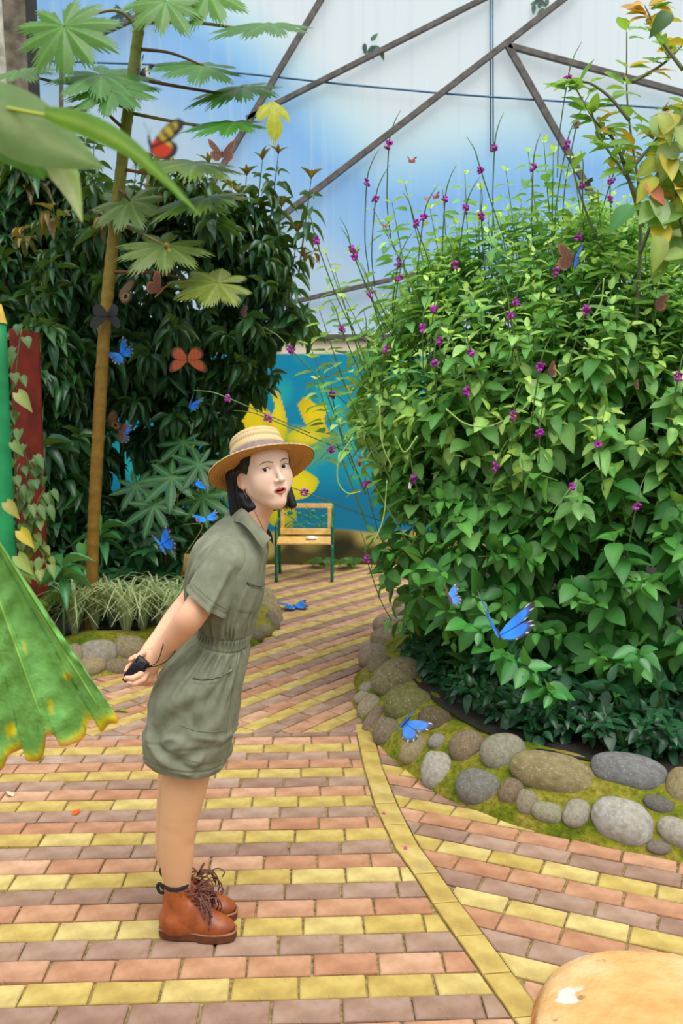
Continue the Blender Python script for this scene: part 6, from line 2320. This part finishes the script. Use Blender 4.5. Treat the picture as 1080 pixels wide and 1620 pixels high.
# dark leaf shapes made to stand for leaf shadows on the film
for px, py, nm in ((588, 72, 'dark leaf shapes standing in for a leaf shadow on the film beside a diagonal bar'), (858, 10, 'small dark leaf shapes standing in for a leaf shadow high on the film near the crossing bars'), (194, 22, 'dark leaf shapes standing in for a leaf shadow on the film behind the palmate tree')):
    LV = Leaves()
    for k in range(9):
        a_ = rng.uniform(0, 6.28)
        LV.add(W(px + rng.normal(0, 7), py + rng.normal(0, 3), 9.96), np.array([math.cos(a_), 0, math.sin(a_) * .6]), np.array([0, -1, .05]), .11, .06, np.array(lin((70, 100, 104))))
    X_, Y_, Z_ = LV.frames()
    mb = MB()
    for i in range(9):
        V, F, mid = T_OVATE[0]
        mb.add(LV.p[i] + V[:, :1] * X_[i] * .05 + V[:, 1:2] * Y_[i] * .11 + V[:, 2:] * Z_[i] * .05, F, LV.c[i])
    tag(mb.build('leaf_shadow', MAT_LEAF), nm, 'leaf')
# ================================================================== BUTTERFLIES AND LITTER
def wing_outline(kind):
    if kind == 'long':      # long narrow wings
        fore = [(0, .02), (.25, .22), (.62, .42), (.92, .46), (1.0, .38), (.92, .22), (.62, .04), (.3, -.04), (0, -.04)]
        hind = [(0, -.02), (.3, .02), (.62, -.02), (.72, -.18), (.60, -.36), (.36, -.42), (.12, -.28), (0, -.12)]
    else:                   # broad rounded wings
        fore = [(0, .04), (.22, .30), (.55, .58), (.86, .70), (1.0, .62), (.98, .42), (.86, .16), (.62, .0), (.3, -.06), (0, -.06)]
        hind = [(0, -.02), (.34, .02), (.70, -.04), (.84, -.26), (.74, -.54), (.50, -.68), (.26, -.60), (.08, -.34), (0, -.14)]
    return fore, hind


def b_blue(u, e, P):
    c = np.tile(np.array(lin((14, 122, 226))), (len(P), 1)) * (1 + .25 * np.sin(P[:, :1] * 9))
    m = np.clip((e - .74) / .10, 0, 1)[:, None]
    c = c * (1 - m) + np.array(lin((30, 20, 18))) * m
    dots = ((np.sin(np.arctan2(P[:, 1], P[:, 0]) * 22) > .86) & (e > .86) & (e < .97))[:, None]
    return np.where(dots, np.array(lin((220, 214, 204))), c)


def b_brown(u, e, P):
    c = np.tile(np.array(lin((92, 48, 24))), (len(P), 1)) * (1 + .35 * np.sin(P[:, :1] * 26 + 4 * np.sin(P[:, 1:2] * 9)))
    m = np.clip((e - .82) / .08, 0, 1)[:, None]
    return c * (1 - m) + np.array(lin((128, 78, 40))) * m


def b_orange(u, e, P):
    c = np.tile(np.array(lin((176, 78, 24))), (len(P), 1)) * (1 + .2 * np.sin(P[:, :1] * 30))
    m = np.clip((e - .80) / .08, 0, 1)[:, None]
    return c * (1 - m) + np.array(lin((70, 30, 16))) * m


def b_tiger(u, e, P):
    red = np.array(lin((214, 60, 16)))
    yel_ = np.array(lin((206, 180, 50)))
    blk = np.array(lin((24, 18, 14)))
    c = np.where((P[:, 0] + P[:, 1] * .9 > .42)[:, None], yel_, red)
    st_ = (np.sin(P[:, 0] * 24 + P[:, 1] * 13) > .25) & (P[:, 0] + P[:, 1] * .9 > .34)
    c = np.where(st_[:, None], blk, c)
    c = np.where((np.abs(P[:, 1] + .02 - P[:, 0] * .05) < .035)[:, None], blk, c)
    return np.where((e > .90)[:, None], blk, c)


def b_black(u, e, P):
    return np.tile(np.array(lin((22, 20, 24))), (len(P), 1))


def b_black_white(u, e, P):
    c = b_black(u, e, P)
    return np.where((np.abs(P[:, 0] - .55) < .09)[:, None], np.array(lin((226, 220, 206))), c)


def b_black_red(u, e, P):
    c = b_black(u, e, P)
    return np.where((np.hypot(P[:, 0] - .5, P[:, 1] - .16) < .16)[:, None], np.array(lin((214, 70, 30))), c)


def b_owl(u, e, P):
    c = np.tile(np.array(lin((126, 104, 70))), (len(P), 1)) * (1 + .4 * np.sin(P[:, :1] * 34 + 5 * np.sin(P[:, 1:2] * 12)))
    r = np.hypot(P[:, 0] - .46, P[:, 1] + .26)
    c = np.where((r < .20)[:, None], np.array(lin((196, 166, 90))), c)
    c = np.where((r < .15)[:, None], np.array(lin((14, 12, 10))), c)
    c = np.where((e > .9)[:, None], np.array(lin((70, 52, 34))), c)
    return c


_m = M('butterfly_wing', (60, 120, 200), 0.4, 0.3)
_g = _m.n('ShaderNodeNewGeometry')
_wc = _m.mix(_m.attr('Col'), _m.attr('Under'), _g.outputs['Backfacing'])
_m.leafy(_wc, .15, (255, 255, 255))
MAT_WING = _m.m
MAT_BODY = plain('insect_body', (40, 30, 24), .8, .2, 80, 0)
_wing_cache = {}


def wing_mesh(kind, top, und):
    key = (kind, top.__name__, und.__name__)
    if key in _wing_cache:
        return _wing_cache[key]
    mb = MB()
    under = []
    for nn, out_l in enumerate(wing_outline(kind)):
        o = spline([(x, y, 0) for x, y in out_l], 44)[:, :2]
        c = np.array([0.03, 0.0 if nn == 0 else -.05])
        V, E = [], []
        for t in np.linspace(0, 1, 12):
            V.append(c + (o - c) * t)
            E.append(np.full(len(o), t))
        V, E = np.concatenate(V), np.concatenate(E)
        z = .04 * V[:, 0] ** 2 - .012 * nn
        mb.loft(np.c_[V, z].reshape(12, len(o), 3), top(None, E, V), close=False)
        under.append(und(None, E, V))
    me = mb.mesh('wing', MAT_WING)
    ca = me.color_attributes.new('Under', 'FLOAT_COLOR', 'POINT')
    U_ = np.concatenate(under)
    ca.data.foreach_set('color', np.c_[U_, np.ones(len(U_))].astype(np.float32).ravel())
    _wing_cache[key] = me
    return me


_bb = MB().ell((0, .12, 0), (.045, .11, .045), seg=10, rings=8).ell((0, -.12, -.005), (.032, .24, .032), seg=10, rings=8).ell((0, .25, .0), (.035, .035, .035), seg=8, rings=6)
for s_ in (-1, 1):
    _bb.tube(spline([(0, .27, .01), (s_ * .10, .42, .03), (s_ * .20, .56, .03)], 8), .006, 4)
BODY = _bb.mesh('butterfly', MAT_BODY)


def butterfly(px, py, Y, span, eul, fold, top, und, label, kind='broad', group=None, top2=None):
    """span = reach of one wing; fold = how far the wings are raised (degrees)"""
    loc = W(px, py, Y)
    o = bpy.data.objects.new('butterfly', BODY)
    COL.objects.link(o)
    o.matrix_world = Matrix.Translation(loc) @ Euler([math.radians(q) for q in eul], 'XYZ').to_matrix().to_4x4() @ Matrix.Scale(span, 4)
    tag(o, label, 'butterfly', group)
    for s_ in (-1, 1):
        me = wing_mesh(kind, top2 if (top2 and s_ > 0) else top, und)
        fd = fold if not isinstance(fold, tuple) else fold[0 if s_ < 0 else 1]
        wgo = bpy.data.objects.new('wing', me)
        COL.objects.link(wgo)
        wgo.parent = o
        wgo.matrix_local = Matrix.Rotation(math.radians(-s_ * fd), 4, 'Y') @ Matrix.Diagonal((s_, 1, 1, 1))
    return o


# facing: with rotation (90,0,0) the open wings face the viewer, head up
butterfly(238, 232, .80, .034, (80, 0, 75), 84, b_tiger, b_tiger, 'orange butterfly with yellow and black striped wing tips by the trunk', 'long')
butterfly(351, 243, 3.6, .062, (75, 0, 8), 28, b_brown, b_brown, 'brown butterfly with spread wings over a torn palmate leaf, against the film')
butterfly(218, 114, 5.98, .11, (70, 20, 60), 60, b_black_white, b_black_white, 'black and white banded butterfly high on the ringed trunk', 'long')
butterfly(188, 464, 6.2, .13, (85, 15, 70), 86, b_owl, b_owl, 'owl-eyed brown butterfly clinging right beside the trunk in the dark shrub')
butterfly(170, 668, 6.2, .12, (80, -35, 70), 86, b_owl, b_owl, 'owl-eyed butterfly beside the trunk below the blue-winged ones')
butterfly(253, 459, 5.5, .10, (60, 35, -20), 48, b_brown, b_brown, 'dark brown butterfly with wings half closed under a pale leaf in the shrub')
butterfly(170, 502, 6.02, .12, (95, 180, 0), 30, b_black, b_black, 'black butterfly with open wings on the ringed trunk')
butterfly(296, 570, 5.6, .125, (-70, 0, 4), 12, b_orange, b_orange, 'rust orange butterfly with flat open wings hanging in the dark shrub')
butterfly(191, 560, 6.2, .11, (60, -40, 20), 20, b_blue, b_brown, 'blue butterfly half hidden beside the trunk level with the rust orange one')
butterfly(301, 641, 6.2, .095, (60, 35, 30), 60, b_blue, b_brown, 'small bright blue wing showing in the dark leaves above the papaya')
butterfly(187, 686, 6.3, .10, (90, 10, 80), 60, b_blue, b_brown, 'violet blue butterfly seen edge-on beside the owl-eyed one')
butterfly(255, 860, 5.0, .105, (70, -25, 40), 55, b_blue, b_brown, 'large blue butterfly in front of the papaya behind the woman')
butterfly(310, 768, 6.0, .10, (25, 10, 60), 12, b_blue, b_brown, 'pale blue butterfly lying flat on a papaya leaf')
butterfly(326, 820, 5.2, .085, (20, -8, 20), 8, b_blue, b_brown, 'blue butterfly with level wings just behind her shoulder')
butterfly(380, 494, 6.6, .06, (85, 0, 80), 70, b_blue, b_brown, 'tiny blue butterfly at the end of the low frame bar')
o = butterfly(466, 959, 7.6, .135, (8, 0, 25), 6, b_blue, b_brown, 'blue butterfly with wings spread flat on the brick path')
o.location = Vector(G(466, 959, .025))
butterfly(708, 946, 3.6, .066, (55, 15, 60), (30, 50), b_blue, b_brown, 'small blue butterfly on low leaves at the flank of the bush')
butterfly(789, 1004, 2.1, .112, (10, -24, -6), (84, 6), b_blue, b_brown, 'biggest blue butterfly with white-dotted dark border flying before the bush')
butterfly(642, 1142, 3.55, .098, (50, 38, -20), (80, 8), b_blue, b_brown, 'blue butterfly resting on a mossy stone of the border')
butterfly(908, 410, 3.6, .075, (80, 10, -20), (14, 62), b_brown, b_brown, 'brown butterfly with one blue wing showing high on the bush', top2=b_blue)
for px, py, Y, sp, e_, fo, tp_, nm in (
    (608, 233, 4.9, .030, (70, 20, 20), 55, b_orange, 'tiny orange butterfly on the highest purple spike'),
    (650, 255, 4.9, .036, (80, 0, 10), 40, b_orange, 'small rust butterfly in the air between two tall spikes'),
    (672, 314, 4.8, .032, (75, 20, 40), 40, b_orange, 'small orange butterfly low on the tall sprigs at the crown'),
    (688, 312, 4.8, .034, (75, -20, 10), 40, b_orange, 'second small orange butterfly close beside another on the crown'),
    (607, 358, 4.7, .030, (70, 10, 20), 45, b_orange, 'small orange butterfly at the far upper flank of the bush'),
    (779, 233, 5.0, .032, (70, 10, 60), 50, b_black_red, 'black and red butterfly sipping at a tall spike below the seam'),
    (925, 289, 4.4, .040, (90, 10, 70), 70, b_black, 'black butterfly on the spike near the yellowing shrub'),
    (642, 768, 3.8, .036, (90, 10, 60), 70, b_black_white, 'black and white butterfly above the purple flower low on the bush'),
    (812, 660, 3.55, .048, (40, 10, 60), 15, b_black_red, 'black butterfly with orange marks on a purple flower mid bush'),
    (866, 588, 3.6, .042, (70, 20, 70), 60, b_brown, 'brown butterfly beside a bright purple flower mid bush'),
    (500, 384, 4.9, .034, (60, 0, 80), 40, b_black, 'tiny black butterfly at a flower against the blue film'),
    (456, 556, 4.7, .032, (80, 20, 40), 50, b_black, 'tiny black butterfly before the cream band of the wall'),
    (561, 400, 4.7, .034, (80, 10, 20), 60, b_orange, 'small orange butterfly under a pale purple flower at the upper flank'),
    (1035, 480, 4.0, .058, (90, 20, 70), 80, b_brown, 'brown butterfly with closed wings deep in the bush near the frame edge'),
    (148, 191, 6.8, .05, (70, 10, 40), 40, b_black, 'tiny dark butterfly flying before the film beside the palmate tree'),
    (1048, 173, 4.1, .038, (80, 30, 30), 70, b_orange, 'orange butterfly among the leaves of the yellowing shrub'),
    (1003, 612, 3.6, .036, (60, 10, 70), 40, b_orange, 'rust butterfly on a dried leaf near the edge of the bush')):
    butterfly(px, py, Y, sp, e_, fo, tp_, b_brown if tp_ is b_orange else tp_, nm, 'long' if tp_ is not b_brown else 'broad')

# petals and leaves dropped on the bricks
MAT_LIT = leaf_mat('fallen_petal', .6, .2, .2)


def litter(name, px, py, L_, asp, col, label, cat, rot):
    p = G(px, py, .006)
    V, F, mid = T_OVATE[2]
    mb = MB().add(V * np.array([L_ * asp, L_, L_ * .6]) - np.array([0, L_ / 2, 0]), F, np.array(lin(col)) * mid[:, None])
    o = mb.build(name, MAT_LIT)
    o.location = p
    o.rotation_euler = (.1, .1, math.radians(rot))
    tag(o, label, cat)


litter('petal', 121, 1285, .05, .55, (226, 84, 30), 'orange red petal lying on a mauve brick', 'petal', -20)
litter('petal', 606, 1286, .022, .6, (200, 50, 150), 'magenta petal on the bricks beside the yellow strip, the farther one', 'petal', 60)
litter('petal', 641, 1341, .024, .6, (200, 60, 160), 'magenta petal on the bricks beside the yellow strip, the nearer one', 'petal', 10)
litter('fallen_leaf', 15, 1256, .06, .5, (206, 190, 160), 'dry pale leaf curled on the bricks under the giant leaf', 'leaf', 50)
litter('fallen_leaf', 190, 1125, .10, .3, (120, 140, 50), 'small green leaf fallen on the bricks behind the woman', 'leaf', 80)
litter('fallen_leaf', 866, 1270, .06, .6, (150, 190, 70), 'light green leaf lying on a small pale border stone', 'leaf', 75)
